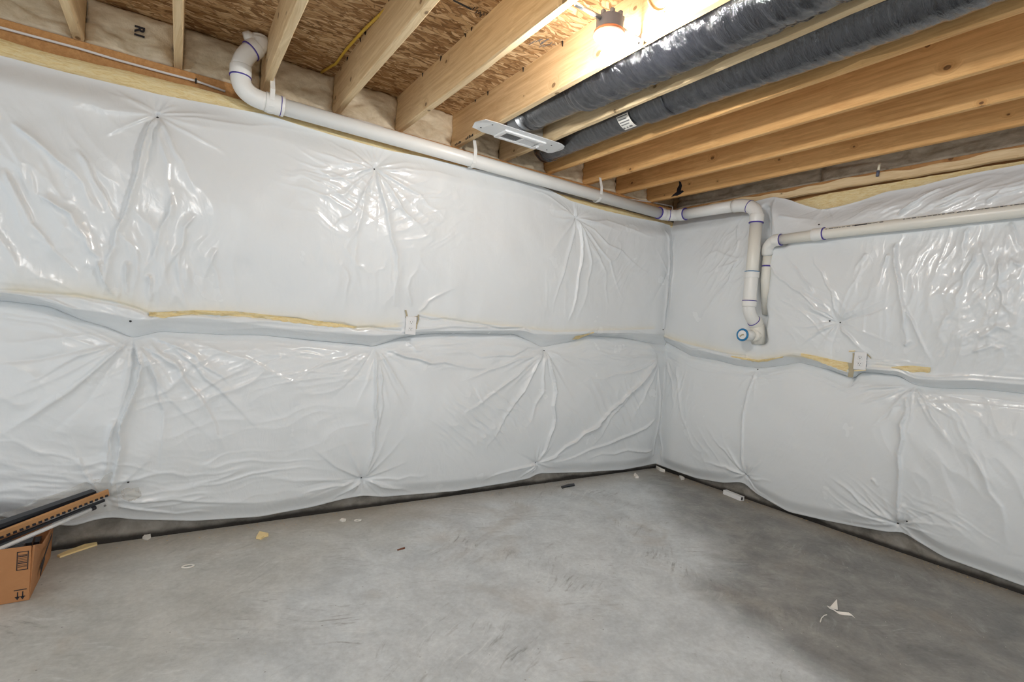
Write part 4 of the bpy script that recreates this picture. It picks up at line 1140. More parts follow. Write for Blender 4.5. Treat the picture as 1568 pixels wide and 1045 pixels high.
# pipe straps
for (px, py, lab, zt) in ((417, 150, 'white plastic strap beside the pipe elbow, hanging the drain pipe', 2.53), (719, 236, 'white plastic strap holding the drain pipe at the knotty joist', 2.47), (921, 292, 'white plastic strap holding the drain pipe near the corner', 2.47)):
    p = at(px, py, 'y', YP-0.05)
    zc = A0[2]+(A1[2]-A0[2])*(p[0]-A0[0])/(A1[0]-A0[0])
    x = p[0]
    if abs(x-(JX[5])) < 0.08: x = JX[5]+0.012
    yj = YP-0.042 if zt < 2.5 else -0.10
    pts = [(x, yj+0.02, zt), (x, YP-0.050, zc+0.06), (x, YP-0.052, zc+0.01), (x, YP-0.044, zc-0.030), (x, YP-0.015, zc-0.050), (x, YP+0.02, zc-0.049), (x, YP+0.045, zc-0.022)]
    o = mesh('pipe_strap', *ribbon(pts, (1, 0, 0), 0.024, 0.002), MT['pvc'], origin=(x, YP, zc))
    tag(o, lab, 'strap', 'straps hanging the drain pipe')

# ================================================================== DUCTS
def duct_body(path, radii, seg=56, seed=0, amp=0.02, squash=1.0):
    n = len(path)
    L = np.concatenate([[0], np.cumsum(np.linalg.norm(np.diff(np.array(path), axis=0), axis=1))])
    i = np.arange(n)[:, None]*np.ones((1, seg)); k = np.arange(seg)[None]*np.ones((n, 1))
    a = 2*PI*k/seg; l = L[:, None]*np.ones((1, seg))
    ca = np.cos(a)*1.6; sa = np.sin(a)*1.6
    w = fbm(l*30+ca*0.9, sa*2.0+7, seed, 3)-0.47
    w2 = 1-np.abs(2*vn(l*55+ca*1.4+sa*0.7, sa*2.4+ca*1.2, seed+9)-1)
    w3 = fbm(l*3+ca, sa+3, seed+5, 2)-0.37
    R = 1+amp*w*1.6+amp*0.9*w2+w3*0.05
    return tube(path, radii, seg, True, rfun=lambda ii, kk: R[ii, kk])
def dpath(x, z0, z1, y0, y1, n, sag=0.0, xs=0.0):
    out = []
    for f in np.linspace(0, 1, n):
        out.append((x+xs*f, y0+(y1-y0)*f, z0+(z1-z0)*f-sag*math.sin(PI*f)))
    return out
# duct from the register
d1 = thing('flex_duct', (-2.07, -1.5, 2.35), 'black film-wrapped flexible duct running from the white register, by the bulb', 'duct')
X1 = -2.056
mesh('sleeve', *duct_body(dpath(X1, 2.580, 2.562, -0.53, -1.02, 60, 0.0), [0.098]*4+[0.104]*50+[0.110]*6, 48, 3, 0.016), MT['duct'], d1, True)
n = 330
pt = dpath(X1, 2.580, 2.562, -0.96, -4.6, n, 0.006)
r1 = [0.096+0.036*min(1, i/5)+0.019*min(1, i/90) for i in range(n)]
mesh('wrap', *duct_body(pt, r1, 72, 6, 0.060), MT['duct'], d1, True)
mesh('collar', *lathe([(0.088, 0), (0.091, 0.005), (0.091, 0.085), (0.088, 0.09)], (X1, -0.452, 2.580), (0, -1, 0), 32), MT['steel'], d1, True)
mesh('tape_band', *duct_body(dpath(X1, 2.580, 2.578, -0.515, -0.58, 8), [0.094, 0.102, 0.106, 0.104, 0.107, 0.106, 0.104, 0.102], 40, 8, 0.05), MT['duct'], d1, True)
# fuzzy seam of yellow fibre under the duct
sv = []
for i in range(0, n, 2):
    p = pt[i]; rr_ = r1[i]*1.01
    sv.append((p[0]+rr_*math.cos(-0.62), p[1], p[2]+rr_*math.sin(-0.62)))
mesh('fiber_seam', *tube(sv, [0.004+0.004*random.random() for _ in sv], 6), MT['fiber'], d1, True)
# second duct
d2 = thing('flex_duct', (-1.65, -1.5, 2.4), 'black film-wrapped flexible duct with a white paper label', 'duct')
X2 = -1.655
mesh('sleeve', *duct_body(dpath(X2-0.01, 2.545, 2.560, -0.17, -1.30, 110, 0.0), [0.08]*3+[0.100]*90+[0.112]*17, 48, 13, 0.018), MT['duct'], d2, True)
n2 = 310
pt2 = dpath(X2, 2.576, 2.566, -1.24, -4.8, n2, 0.004)
r2 = [0.096+0.024*min(1, i/5)+0.020*min(1, i/80) for i in range(n2)]
mesh('wrap', *duct_body(pt2, r2, 72, 16, 0.036), MT['duct'], d2, True)
mesh('tape_band', *duct_body(dpath(X2-0.01, 2.542, 2.545, -0.11, -0.22, 10), [0.07, 0.085, 0.09, 0.092, 0.09, 0.094, 0.098, 0.1, 0.1, 0.1], 40, 18, 0.06), MT['duct'], d2, True)
# label wraps the underside of the sleeve
lp = at(957, 184, 'x', X2-0.075); yl = lp[1]
V, F = [], []
for j in range(7):
    a = math.radians(-150+(-96+150)*j/6)
    for yy in (yl+0.045, yl-0.045):
        V.append((X2-0.01+0.108*math.cos(a), yy, 2.556+0.108*math.sin(a)))
for j in range(6): F.append((j*2, j*2+1, j*2+3, j*2+2))
lab = mesh('label', V, F, MT['paper'], d2)
pr = []
for j in range(4):
    a = math.radians(-146+j*9)
    pr.append(ribbon([(X2-0.01+0.1095*math.cos(a), yl+0.038, 2.556+0.1095*math.sin(a)), (X2-0.01+0.1095*math.cos(a), yl-0.036+0.012*(j % 2), 2.556+0.1095*math.sin(a))], (-math.sin(a), 0, math.cos(a)), 0.006, 0.001))
a = math.radians(-106)
for yy0, yy1 in ((0.040, 0.028), (0.014, 0.006), (-0.006, -0.028)):
    pr.append(ribbon([(X2-0.01+0.1095*math.cos(a), yl+yy0, 2.556+0.1095*math.sin(a)), (X2-0.01+0.1095*math.cos(a), yl+yy1, 2.556+0.1095*math.sin(a))], (-math.sin(a), 0, math.cos(a)), 0.012, 0.001))
mesh('label_print', *join(*pr), MT['greyink'], lab)

# ================================================================== CEILING REGISTER
reg = thing('ceiling_register', (-2.05, -0.40, JB), 'white metal air register with louvred grille on a wide pan under the joists', 'register')
zp = JB-0.004
pan = [(-2.372, -0.345), (-2.385, -0.40), (-2.372, -0.505), (-2.30, -0.515), (-1.80, -0.515), (-1.755, -0.495), (-1.705, -0.42), (-1.735, -0.345), (-1.755, -0.315), (-1.81, -0.320), (-2.29, -0.320), (-2.33, -0.335)]
V = [(x, y, zp-0.004+0.010*(1 if k in (1, 6) else 0)) for k, (x, y) in enumerate(pan)]+[(x, y, zp-0.001+0.010*(1 if k in (1, 6) else 0)) for k, (x, y) in enumerate(pan)]
nn = len(pan)
F = [tuple(range(nn-1, -1, -1)), tuple(range(nn, 2*nn))]+[(k, (k+1) % nn, nn+(k+1) % nn, nn+k) for k in range(nn)]
F = [tuple(reversed(f)) for f in F]
mesh('pan', V, F, MT['white_metal'], reg)
gx0, gx1, gy0, gy1 = -2.205, -1.885, -0.470, -0.325
zf = zp-0.004
fr_ = join(bbox(gx0, gx1, gy0, gy0+0.028, zf-0.012, zf, 0.003), bbox(gx0, gx1, gy1-0.028, gy1, zf-0.012, zf, 0.003), bbox(gx0, gx0+0.03, gy0+0.026, gy1-0.026, zf-0.012, zf, 0.003), bbox(gx1-0.03, gx1, gy0+0.026, gy1-0.026, zf-0.012, zf, 0.003), bbox((gx0+gx1)/2-0.006, (gx0+gx1)/2+0.006, gy0+0.026, gy1-0.026, zf-0.011, zf, 0.001))
gr = mesh('grille', *fr_, MT['white'], reg)
mesh('throat_shade', *box(gx0+0.028, gx1-0.028, gy0+0.026, gy1-0.026, zf-0.0005, zf+0.001), MT['dark'], gr)  # thin dark plate painted in for the shade behind the slats
for half in (0, 1):
    xa = gx0+0.034 if half == 0 else (gx0+gx1)/2+0.009
    for k in range(12):
        x = xa+k*0.0095
        sl = -0.0035 if half == 0 else 0.0035
        for (ya, yb) in ((gy0+0.027, gy0+0.071), (gy0+0.075, gy1-0.027)):
            V = [(x-0.0022+sl, ya, zf-0.010), (x-0.0008+sl, ya, zf-0.010), (x+0.0026-sl, ya, zf-0.001), (x+0.0012-sl, ya, zf-0.001), (x-0.0022+sl, yb, zf-0.010), (x-0.0008+sl, yb, zf-0.010), (x+0.0026-sl, yb, zf-0.001), (x+0.0012-sl, yb, zf-0.001)]
            mesh('slat', V, [(0, 1, 2, 3), (7, 6, 5, 4), (0, 4, 5, 1), (1, 5, 6, 2), (2, 6, 7, 3), (3, 7, 4, 0)], MT['white'], gr)
mesh('lever', *bbox(gx1-0.022, gx1-0.016, -0.405, -0.385, zf-0.022, zf-0.008, 0.001), MT['white'], gr)
# sheet-metal boot above the pan
mesh('boot', *join(box(gx0+0.02, gx1-0.02, gy0+0.02, gy0+0.022, zp, zp+0.16), box(gx0+0.02, gx1-0.02, gy1-0.022, gy1-0.02, zp, zp+0.16), box(gx0+0.02, gx0+0.022, gy0+0.02, gy1-0.02, zp, zp+0.16), box(gx1-0.022, gx1-0.02, gy0+0.02, gy1-0.02, zp, zp+0.16), box(gx0+0.02, gx1-0.02, gy0+0.02, gy1-0.02, zp+0.16, zp+0.162)), MT['steel'], reg)
for sx, sy in ((-2.33, -0.38), (-2.30, -0.47), (-1.80, -0.36), (-1.83, -0.45)):
    mesh('screw', *lathe([(0.005, 0), (0.005, 0.002), (0.002, 0.003)], (sx, sy, zp-0.004), (0, 0, -1), 10), MT['screw'], reg)

# ================================================================== LAMPS
def lamp(x, y, label, group, bulbm, full=True):
    zb = 2.475
    root = thing('bulb_lamp_holder', (x, y, 2.30), label, 'lamp', group)
    z0 = 2.432
    b_ = lathe([(0.050, 0.052), (0.054, 0.048), (0.054, 0.004), (0.057, 0.0), (0.057, -0.008)], (x, y, z0), (0, 0, 1), 32)
    bx_ = mesh('junction_box', *b_, MT['boxgrey'], root, True)
    for k in range(8):
        a = 2*PI*k/8+0.2
        cx, cy = x+0.047*math.cos(a), y+0.047*math.sin(a)
        mesh('lug', *bbox(cx-0.008, cx+0.008, cy-0.008, cy+0.008, z0+0.046, z0+0.064, 0.002), MT['boxgrey'], bx_)
    mesh('gasket', *lathe([(0.060, -0.012), (0.0615, -0.008), (0.0615, -0.004), (0.058, 0.0)], (x, y, z0), (0, 0, 1), 36), MT['gasket'], root, True)
    mesh('porcelain_base', *lathe([(0.0615, -0.012), (0.062, -0.017), (0.058, -0.021), (0.036, -0.029), (0.026, -0.034), (0.0225, -0.040), (0.0225, -0.052), (0.0215, -0.055), (0.016, -0.056)], (x, y, z0), (0, 0, 1), 40), MT['white'], root, True)
    mesh('socket_collar', *lathe([(0.0145, -0.050), (0.0155, -0.054), (0.0155, -0.062), (0.0145, -0.064)], (x, y, z0), (0, 0, 1), 24), MT['white'], root, True)
    mesh('mounting_screw', *lathe([(0.004, 0), (0.004, 0.003), (0.002, 0.004)], (x-0.008, y-0.041, z0-0.027), (0, 0, -1), 10), MT['steel'], root, True)
    prof = [(0.012, -0.058), (0.014, -0.064), (0.0175, -0.074)]
    for k in range(8):
        a = -0.95+ (PI/2+0.95)*k/7
        prof.append((max(0.001, 0.0295*math.cos(a)), -0.098-0.0295*math.sin(a)))
    mesh('bulb', *lathe(prof, (x, y, z0), (0, 0, 1), 16), bulbm, root, True)
    # hanger bar between the joists
    mesh('hanger_bar', *tube([(x-0.183, y-0.004, z0+0.034), (x-0.045, y-0.003, z0+0.034)], 0.0085, 12), MT['steel'], root, True)
    br_ = mesh('hanger_bar', *tube([(x+0.045, y+0.003, z0+0.040), (x+0.181, y+0.008, z0+0.040)], 0.0075, 12), MT['steel'], root, True)
    mesh('bracket_plate', *bbox(x+0.180, x+0.1845, y-0.010, y+0.030, z0+0.012, z0+0.062, 0.001), MT['steel'], br_)
    mesh('screw', *lathe([(0.0045, 0), (0.0045, 0.002), (0.002, 0.003)], (x+0.180, y+0.012, z0+0.026), (-1, 0, 0), 10), MT['screw'], br_)
    return root
LX, LY = -2.4705, -1.652
lamp(LX, LY, 'lit naked bulb in white porcelain holder hung between joists', None, MT['bulb'])
# unseen copy of the lamp, added behind the camera to brighten floor and walls
lamp(-4.1055, -4.40, 'unseen fill bulb holder added behind the camera, in the bay of the marked batt', 'added fill lamps', MT['bulbfill'])

# ================================================================== CABLES
wp = [at(px, py, 'y', 0.060) for px, py in ((-250, -35), (-60, 24), (0, 42), (60, 58), (120, 74), (180, 92), (250, 111), (300, 124), (345, 140))]
o = mesh('white_water_line', *tube(wp, 0.0062, 8), MT['whitecable'], smooth=True, origin=wp[3])
tag(o, 'thin white plastic tubing clipped along the sill plate above the blanket', 'tube')
mesh('clip', *bbox(wp[7][0]-0.004, wp[7][0]+0.004, wp[7][1]-0.012, wp[7][1]+0.002, wp[7][2]-0.014, wp[7][2]+0.010, 0.001), MT['dark'], o)
wp = [at(px, py, 'y', 0.066) for px, py in ((425, 156), (470, 166), (520, 177), (560, 187), (585, 195), (600, 203), (606, 206))]
o = mesh('white_water_line', *tube(wp, 0.005, 8), MT['whitecable'], smooth=True, origin=wp[3])
tag(o, 'thin white cable lying on the sill behind the drain pipe', 'cable')
wp = [at(px, py, 'y', 0.07) for px, py in ((935, 303), (970, 306), (1000, 310), (1030, 316))]+[np.array([-0.02, 0.03, 2.43])]
o = mesh('white_water_line', *tube(wp, 0.005, 8), MT['whitecable'], smooth=True, origin=wp[1])
tag(o, 'thin white cable curving around the corner above the drain pipe', 'cable')
yp = [at(492, 111, 'y', 0.085)]+[np.array([p[0], p[1], JT-0.014]) for p in (at(508, 101, 'z', JT-0.014), at(514, 98, 'z', JT-0.014), at(530, 76, 'z', JT-0.014), at(546, 58, 'z', JT-0.014), at(560, 43, 'z', JT-0.014), at(580, 24, 'z', JT-0.014), at(606, 0, 'z', JT-0.014), at(660, -60, 'z', JT-0.014), at(760, -170, 'z', JT-0.014))]
o = mesh('electrical_cable', *tube(yp, 0.0075, 8), MT['yellowcable'], smooth=True, origin=yp[2])
tag(o, 'yellow electrical cable strung under the subfloor beside a joist', 'cable')
xf = JX[5]-0.038-0.006
lp = [at(px, py, 'x', xf) for px, py in ((990, -24), (992, -8), (993, 2), (996, 9), (1001, 15), (1008, 18), (1016, 16), (1024, 9), (1034, -3), (1046, -20), (1070, -50))]
o = mesh('electrical_cable', *tube(lp, 0.0042, 8), MT['cable'], smooth=True, origin=lp[4])
tag(o, 'cream cable looping down the side of the lamp joist', 'cable')
mesh('staple', *bbox(xf-0.004, xf+0.006, lp[6][1]-0.003, lp[6][1]+0.003, lp[6][2]-0.010, lp[6][2]+0.008, 0.001), MT['steel'], o)
# copper-white stub standing on the nailing board, right wall
p = at(1346, 262, 'x', -0.03)
o = thing('pipe_stub', (p[0], p[1], p[2]-0.05), 'short cream tubing stub with grey end on the right wall nailing board', 'tube')
mesh('tube_body', *tube([p+np.array([0.0, 0, 0.05]), p+np.array([-0.002, 0.004, 0.0])], 0.008, 10), MT['cable'], o, True)
mesh('grey_tip', *tube([p+np.array([-0.002, 0.004, 0.002]), p+np.array([-0.003, 0.006, -0.035])], 0.0095, 10), MT['boxgrey'], o, True)

# ================================================================== OUTLETS
def outlet(c, wall, label):
    """c = centre on the plate front; local axes: a along the wall, n out of it"""
    c = np.array(c, float)
    n = np.array([0, -1.0, 0]) if wall == 'L' else np.array([-1.0, 0, 0])
    a = np.array([1.0, 0, 0]) if wall == 'L' else np.array([0, -1.0, 0])
    def tr(V): return [c+a*v[0]+n*v[1]+np.array([0, 0, v[2]]) for v in V]
    root = thing('power_outlet', tuple(c-np.array([0, 0, 0.058])), label, 'outlet', 'wall outlets')
    fl = lambda F: [tuple(reversed(f)) for f in F] if wall == 'L' else F
    V, F = bbox(-0.036, 0.036, -0.004, 0.003, -0.058, 0.058, 0.002); mesh('cover_plate', tr(V), F, MT['white'], root)
    V, F = bbox(-0.034, 0.034, -0.05, -0.002, -0.054, 0.054, 0.002); mesh('outlet_box', tr(V), F, MT['boxgrey'], root)
    for s in (1, -1):
        V, F = bbox(-0.017, 0.017, 0.002, 0.0055, s*0.021-0.014, s*0.021+0.014, 0.003)
        r_ = mesh('receptacle', tr(V), F, MT['white'], root)
        for dx, w, h, dz in ((-0.0065, 0.0022, 0.008, 0.004), (0.0065, 0.0022, 0.0065, 0.004)):
            V, F = box(dx-w/2, dx+w/2, 0.0050, 0.0062, s*0.021+dz-h/2, s*0.021+dz+h/2); mesh('slot', tr(V), F, MT['ink'], r_)
        V, F = box(-0.0024, 0.0024, 0.0050, 0.0062, s*0.021-0.0085, s*0.021-0.004); mesh('ground_hole', tr(V), F, MT['ink'], r_)
    V, F = box(-0.002, 0.002, 0.002, 0.004, -0.002, 0.002); mesh('plate_screw', tr(V), F, MT['steel'], root)
    return root
def clear_d(root, wall, px, py):
    t, z = (Lpx if wall == 'L' else Rpx)(px, py)
    return max(root_depth[root.name](t+dt_, z+dz_) for dt_ in (-0.04, 0, 0.04) for dz_ in (-0.05, 0, 0.05))
dL = max(clear_d(BLU, 'L', 628, 497), clear_d(BLL, 'L', 628, 520))
pL = at(629, 499, 'y', -dL-0.006)
outlet(pL, 'L', 'white duplex outlet in the seam of the wall with the long drain pipe')
dR = max(clear_d(BRU, 'R', 1317, 553), clear_d(BRL, 'R', 1317, 575))
pR = at(1317, 553, 'x', -dR-0.006)
outlet(pR, 'R', 'white duplex outlet beside the torn yellow fibre on the right wall')

def cut_edge(root, wall, pts, w, m, d):
    ax, v = ('y', -d) if wall == 'L' else ('x', -d)
    P = [at(px, py, ax, v) for px, py in pts]
    return mesh('cut_edge', *ribbon(P, (0, -0.3, 1) if abs(P[-1][2]-P[0][2]) < 0.03 else ((1, 0, 0) if wall == 'L' else (0, 1, 0)), w, 0.003), m, root)
cut_edge(BLU, 'L', [(621, 475), (623, 483), (622, 487)], 0.012, MT['cutedge'], dL+0.004)
cut_edge(BLU, 'L', [(641, 482), (641, 489), (638, 498), (637, 504)], 0.010, MT['cutedge'], dL+0.006)
cut_edge(BLU, 'L', [(622, 485), (632, 487), (641, 484)], 0.006, MT['cutedge'], dL+0.004)
cut_edge(BRU, 'R', [(1307, 541), (1307, 548), (1306, 556), (1306, 563)], 0.010, MT['cutedge'], dR+0.006)
cut_edge(BRU, 'R', [(1302, 556), (1304, 566), (1302, 578)], 0.030, MT['cutedge'], dR+0.003)
cut_edge(BRU, 'R', [(1300, 538), (1309, 538)], 0.008, MT['fiber'], dR+0.006)
cut_edge(BRU, 'R', [(1308, 568), (1326, 567)], 0.010, MT['fiber'], dR+0.004)
cut_edge(BRU, 'R', [(1328, 543), (1334, 549)], 0.008, MT['cutedge'], dR+0.004)

# ================================================================== CARDBOARD BOX
bx0, bx1, by0, by1 = -4.78, -4.296, -0.505, -0.085
hb = 0.222
cb = thing('cardboard_box', (-4.5, -0.3, 0.0), 'open brown cardboard box printed with barcode and arrows, holding trim strips', 'box')
th = 0.005
mesh('front_panel', *bbox(bx0, bx1, by0, by0+th, 0.001, hb, 0.0015), MT['card'], cb)
mesh('bottom_panel', *box(bx0+th, bx1-th, by0+th, by1-th, 0.001, 0.006), MT['card'], cb)
mesh('left_panel', *bbox(bx0, bx0+th, by0+th, by1-th, 0.001, hb, 0.0015), MT['card'], cb)
mesh('rear_panel', *bbox(bx0, bx1, by1-th, by1, 0.001, 0.17, 0.0015), MT['card'], cb)
V = [(bx1-th, by0+th, 0.001), (bx1, by0, 0.001), (bx1, by1, 0.001), (bx1-th, by1, 0.001), (bx1+0.002, by0+th, hb), (bx1+0.010, by0, hb), (bx1+0.006, by1, 0.142), (bx1, by1, 0.142), (bx1+0.012, (by0+by1)/2-0.08, hb-0.045), (bx1+0.018, (by0+by1)/2-0.08, hb-0.045)]
F = [(1, 2, 6, 9, 5), (0, 4, 8, 7, 3), (4, 5, 9, 8), (8, 9, 6, 7), (0, 1, 5, 4), (2, 3, 7, 6), (0, 3, 2, 1)]
rp = mesh('right_panel', V, F, MT['card'], cb)
# loose outer flap hanging on the right panel
V = [(bx1+0.012, by0+0.02, hb-0.012), (bx1+0.020, by0+0.24, hb-0.055), (bx1+0.026, by0+0.22, 0.05), (bx1+0.016, by0+0.01, 0.03)]
V += [(x+0.003, y, z) for x, y, z in V]
mesh('torn_tape', *ribbon([(bx1+0.020, by0+0.06, 0.10), (bx1+0.020, by0+0.20, 0.135), (bx1+0.018, by0+0.30, 0.150)], (0, 0, 1), 0.012, 0.002), MT['ink'], rp)
mesh('torn_tape', *ribbon([(bx1+0.012, by0+0.12, 0.05), (bx1+0.012, by0+0.20, 0.09)], (0, 0, 1), 0.02, 0.002), MT['ink'], rp)
yf = by0-0.0008
def fp(px, py):
    q = at(px, py, 'y', by0); return (q[0], q[2])
x0, zt_ = fp(26, 846); x1, zb_ = fp(43, 872)
parts = []
lw = 0.003
for (a, b, c_, d_) in ((x0, x1, zt_-lw, zt_), (x0, x1, zb_, zb_+lw), (x0, x0+lw, zb_, zt_), (x1-lw, x1, zb_, zt_)): parts.append(box(a, b, yf, yf+0.0006, c_, d_))
rr = random.Random(2); z = zb_+0.012
while z < zt_-0.014:
    h = rr.choice([0.0015, 0.0025, 0.004]); parts.append(box(x0+0.004, x1-0.004, yf, yf+0.0006, z, z+h)); z += h+rr.choice([0.002, 0.003, 0.005])
mesh('barcode', *join(*parts), MT['ink'], cb)
xa, za = fp(21, 906); xb, _ = fp(41, 904); za2 = fp(30, 919)[1]
parts = [box(xa, xb, yf, yf+0.0006, za, za+0.0035)]
for fx in (0.3, 0.7):
    xc = xa+(xb-xa)*fx
    parts.append(box(xc-0.0018, xc+0.0018, yf, yf+0.0006, za2+0.010, za-0.006))
    parts.append(([(xc-0.008, yf, za2+0.014), (xc+0.008, yf, za2+0.014), (xc, yf, za2), (xc-0.008, yf+.0006, za2+0.014), (xc+0.008, yf+.0006, za2+0.014), (xc, yf+.0006, za2)], [(0, 2, 1), (3, 4, 5), (0, 1, 4, 3), (1, 2, 5, 4), (2, 0, 3, 5)]))
mesh('arrow_print', *join(*parts), MT['ink'], cb)

# strips lying in the box, tips against the blanket
def strip(name, tip, end, w, h, m, label, cat, extra=None, n=2, group=None):
    tip = np.array(tip, float); end = np.array(end, float)
    d = end-tip; d /= np.linalg.norm(d)
    side = np.cross(d, (0, 0, 1)); side /= np.linalg.norm(side); up = np.cross(side, d)
    V = []
    for p in (tip, end):
        for a, b in ((-1, 0), (1, 0), (1, 1), (0.4, 1.25), (-1, 1)): V.append(p+side*a*w/2+up*b*h)
    F = [(4, 3, 2, 1, 0), (5, 6, 7, 8, 9)]+[(k, (k+1) % 5, 5+(k+1) % 5, 5+k) for k in range(5)]
    root = thing(name, tuple(tip), label, cat, group)
    mesh('strip_body', V, F, m, root)
    return root, tip, end, d, side, up
def back(tip, px, py, y): return at(px, py, 'y', y)
Y0, Y1 = -0.155, -0.36
def far_end(tip, near, L): 
    d = near-tip; d /= np.linalg.norm(d); return tip+d*L
tA = at(143, 756, 'y', Y0); nA = at(0, 806, 'y', Y1)
strip('metal_trim_strip', tA, far_end(tA, nA, 0.62), 0.045, 0.016, MT['blackmetal'], 'long black metal trim strip, topmost in the cardboard box', 'trim')
tA2 = at(150, 759, 'y', Y0-0.012); nA2 = at(0, 814, 'y', Y1-0.012)
strip('metal_trim_strip', tA2, far_end(tA2, nA2, 0.62), 0.03, 0.010, MT['blackmetal'], 'slim black metal trim strip under the topmost one in the box', 'trim')
tB = at(167, 759, 'y', Y0-0.03); nB = at(0, 825, 'y', Y1-0.03)
rB, p0_, p1_, dB, sB, uB = strip('cardboard_strip', tB, far_end(tB, nB, 0.66), 0.008, 0.026, MT['kraft'], 'long cardboard strip with a row of notches along its edge', 'cardboard')
for k in range(30):
    q = p0_+dB*(0.012+k*0.021)
    V, F = box(-0.006, 0.006, -0.0008, 0.0015, -0.004, 0.006)
    mesh('notch', [q-sB*0+dB*v[0]+sB*(0.0045+v[1])+uB*(0.003+v[2]) for v in V] if np.dot(sB, CAM-p0_) > 0 else [q+dB*v[0]-sB*(0.0045+v[1])+uB*(0.003+v[2]) for v in V], F, MT['ink'], rB)
tC = at(160, 768, 'y', Y0-0.035); nC = at(0, 833, 'y', Y1-0.035)
strip('metal_trim_strip', tC, far_end(tC, nC, 0.64), 0.012, 0.010, MT['blackmetal'], 'thin dark trim strip under the notched cardboard strip', 'trim')
tD = at(142, 779, 'y', Y0-0.045); nD = at(0, 841, 'y', Y1-0.045)
eD = far_end(tD, nD, 0.60)
o = thing('metal_tube', tuple(tD), 'long silvery tube with a dark end cap, lowest in the box', 'tube')
mesh('tube_body', *tube([tD, (tD+eD)/2, eD], 0.009, 14), MT['white_metal'], o, True)
mesh('end_cap', *tube([tD-(eD-tD)*0.018, tD+(eD-tD)*0.012], 0.0105, 14), MT['ink'], o, True)

for k, (yy, zz) in enumerate(((-0.20, 0.115), (-0.29, 0.150), (-0.40, 0.165))):
    strip('metal_trim_strip', (-4.315-0.01*k, yy, zz), (-4.765, yy-0.012, zz-0.02), 0.07, 0.02, MT['blackmetal'], ('black trim strip lying in the box against its rear panel', 'black trim strip lying in the middle of the box', 'black trim strip lying in the box behind its printed panel')[k], 'trim')
# clear plastic bag draped over the strips
def bag():
    nu, nv = 40, 22; V, F = [], []
    A = at(176, 722, 'y', -0.112); B = at(-30, 800, 'y', -0.125); Cc = at(182, 780, 'y', -0.118); D = at(-30, 830, 'y', -0.135)
    for i in range(nu+1):
        u = i/nu
        for j in range(nv+1):
            v = j/nv
            p = (A*(1-u)+B*u)*(1-v)+(Cc*(1-u)+D*u)*v
            w = float(fbm(u*7, v*5, 61, 3))-0.45
            V.append(p+np.array([0, -0.018*w-0.006*math.sin(v*PI), 0.02*w]))
    for i in range(nu):
        for j in range(nv):
            a = i*(nv+1)+j; F.append((a, a+1, a+nv+2, a+nv+1))
    return V, F
o = mesh('plastic_bag', *bag(), MT['clear'], smooth=True, origin=tB)
tag(o, 'crumpled clear plastic film draped behind the strips in the box', 'plastic bag')
def crumple(c, r, seed):
    bm = bmesh.new(); bmesh.ops.create_icosphere(bm, subdivisions=3, radius=1)
    V = []
    for v in bm.verts:
        n_ = 0.6+0.9*float(vn(v.co.x*3+seed, v.co.y*3+v.co.z*4, seed)); V.append((c[0]+v.co.x*r[0]*n_, c[1]+v.co.y*r[1]*n_, c[2]+v.co.z*r[2]*n_))
    F = [tuple(v.index for v in f.verts) for f in bm.faces]; bm.free(); return V, F
c = at(200, 758, 'y', -0.135)
o = mesh('plastic_film_scrap', *crumple(c, (0.034, 0.010, 0.032), 3), MT['clear'], origin=c)
tag(o, 'small crumpled clear film scrap stuck to the blanket above the floor', 'plastic')

# ================================================================== FLOOR DEBRIS
def poly_slab(name, pts, h, m, label, cat, z0=0.0005, group=None, jitter=0.0, wall=None):
    P = [at(px, py, 'z', 0.0) for px, py in pts]
    if wall is not None: P = [np.array([min(p[0], -0.03), min(p[1], -0.03), 0]) for p in P]
    n_ = len(P); c = sum(P)/n_
    ar = sum(P[k][0]*P[(k+1) % n_][1]-P[(k+1) % n_][0]*P[k][1] for k in range(n_))
    if ar < 0: P = P[::-1]
    V = [(p[0], p[1], z0) for p in P]+[(p[0], p[1], z0+h+random.uniform(0, jitter)) for p in P]
    F = [tuple(range(n_-1, -1, -1)), tuple(range(n_, 2*n_))]+[(k, (k+1) % n_, n_+(k+1) % n_, n_+k) for k in range(n_)]
    o = mesh(name, V, F, m, origin=(c[0], c[1], 0))
    return tag(o, label, cat, group)
poly_slab('wood_splinter', [(87, 853), (92, 855), (118, 846), (149, 836), (148, 833), (130, 836), (100, 847)], 0.008, MT['chip'], 'long pale wood splinter on the floor beside the box', 'wood')
poly_slab('wood_chip', [(392, 826), (397, 817), (410, 820), (411, 822), (404, 824), (400, 827)], 0.010, MT['chip'], 'yellow wood chip lying on the concrete floor', 'wood', jitter=0.004)
poly_slab('paper_scrap', [(218, 826), (222, 822), (230, 821), (231, 825), (225, 828)], 0.008, MT['paper'], 'small crumpled white scrap by the footing near the splinter', 'scrap', jitter=0.006)
poly_slab('paper_scrap', [(520, 798), (523, 796), (530, 797), (529, 799), (524, 800)], 0.005, MT['paper'], 'tiny white scrap on the floor beside the small white ring', 'scrap', jitter=0.004)
poly_slab('splinter', [(608, 843), (620, 839), (620, 841), (609, 844)], 0.004, plain('dark_splinter', srgb(120, 70, 44), 0.7), 'thin dark brown splinter alone on the open floor', 'wood')
poly_slab('dark_scrap', [(859, 747), (868, 744), (879, 743), (880, 745), (868, 747), (861, 749)], 0.008, MT['blackmetal'], 'small dark scrap on the floor in front of the wall', 'scrap', jitter=0.006)
poly_slab('paper_scrap', [(970, 730), (972, 727), (976, 730), (978, 733), (973, 733)], 0.010, MT['paper'], 'white paper scrap on the floor near the room corner', 'scrap', jitter=0.008)
poly_slab('paper_scrap', [(1004, 716), (1010, 714), (1016, 719), (1018, 724), (1010, 722)], 0.02, MT['paper'], 'crumpled white scrap right in the floor corner', 'scrap', jitter=0.012, wall=1)
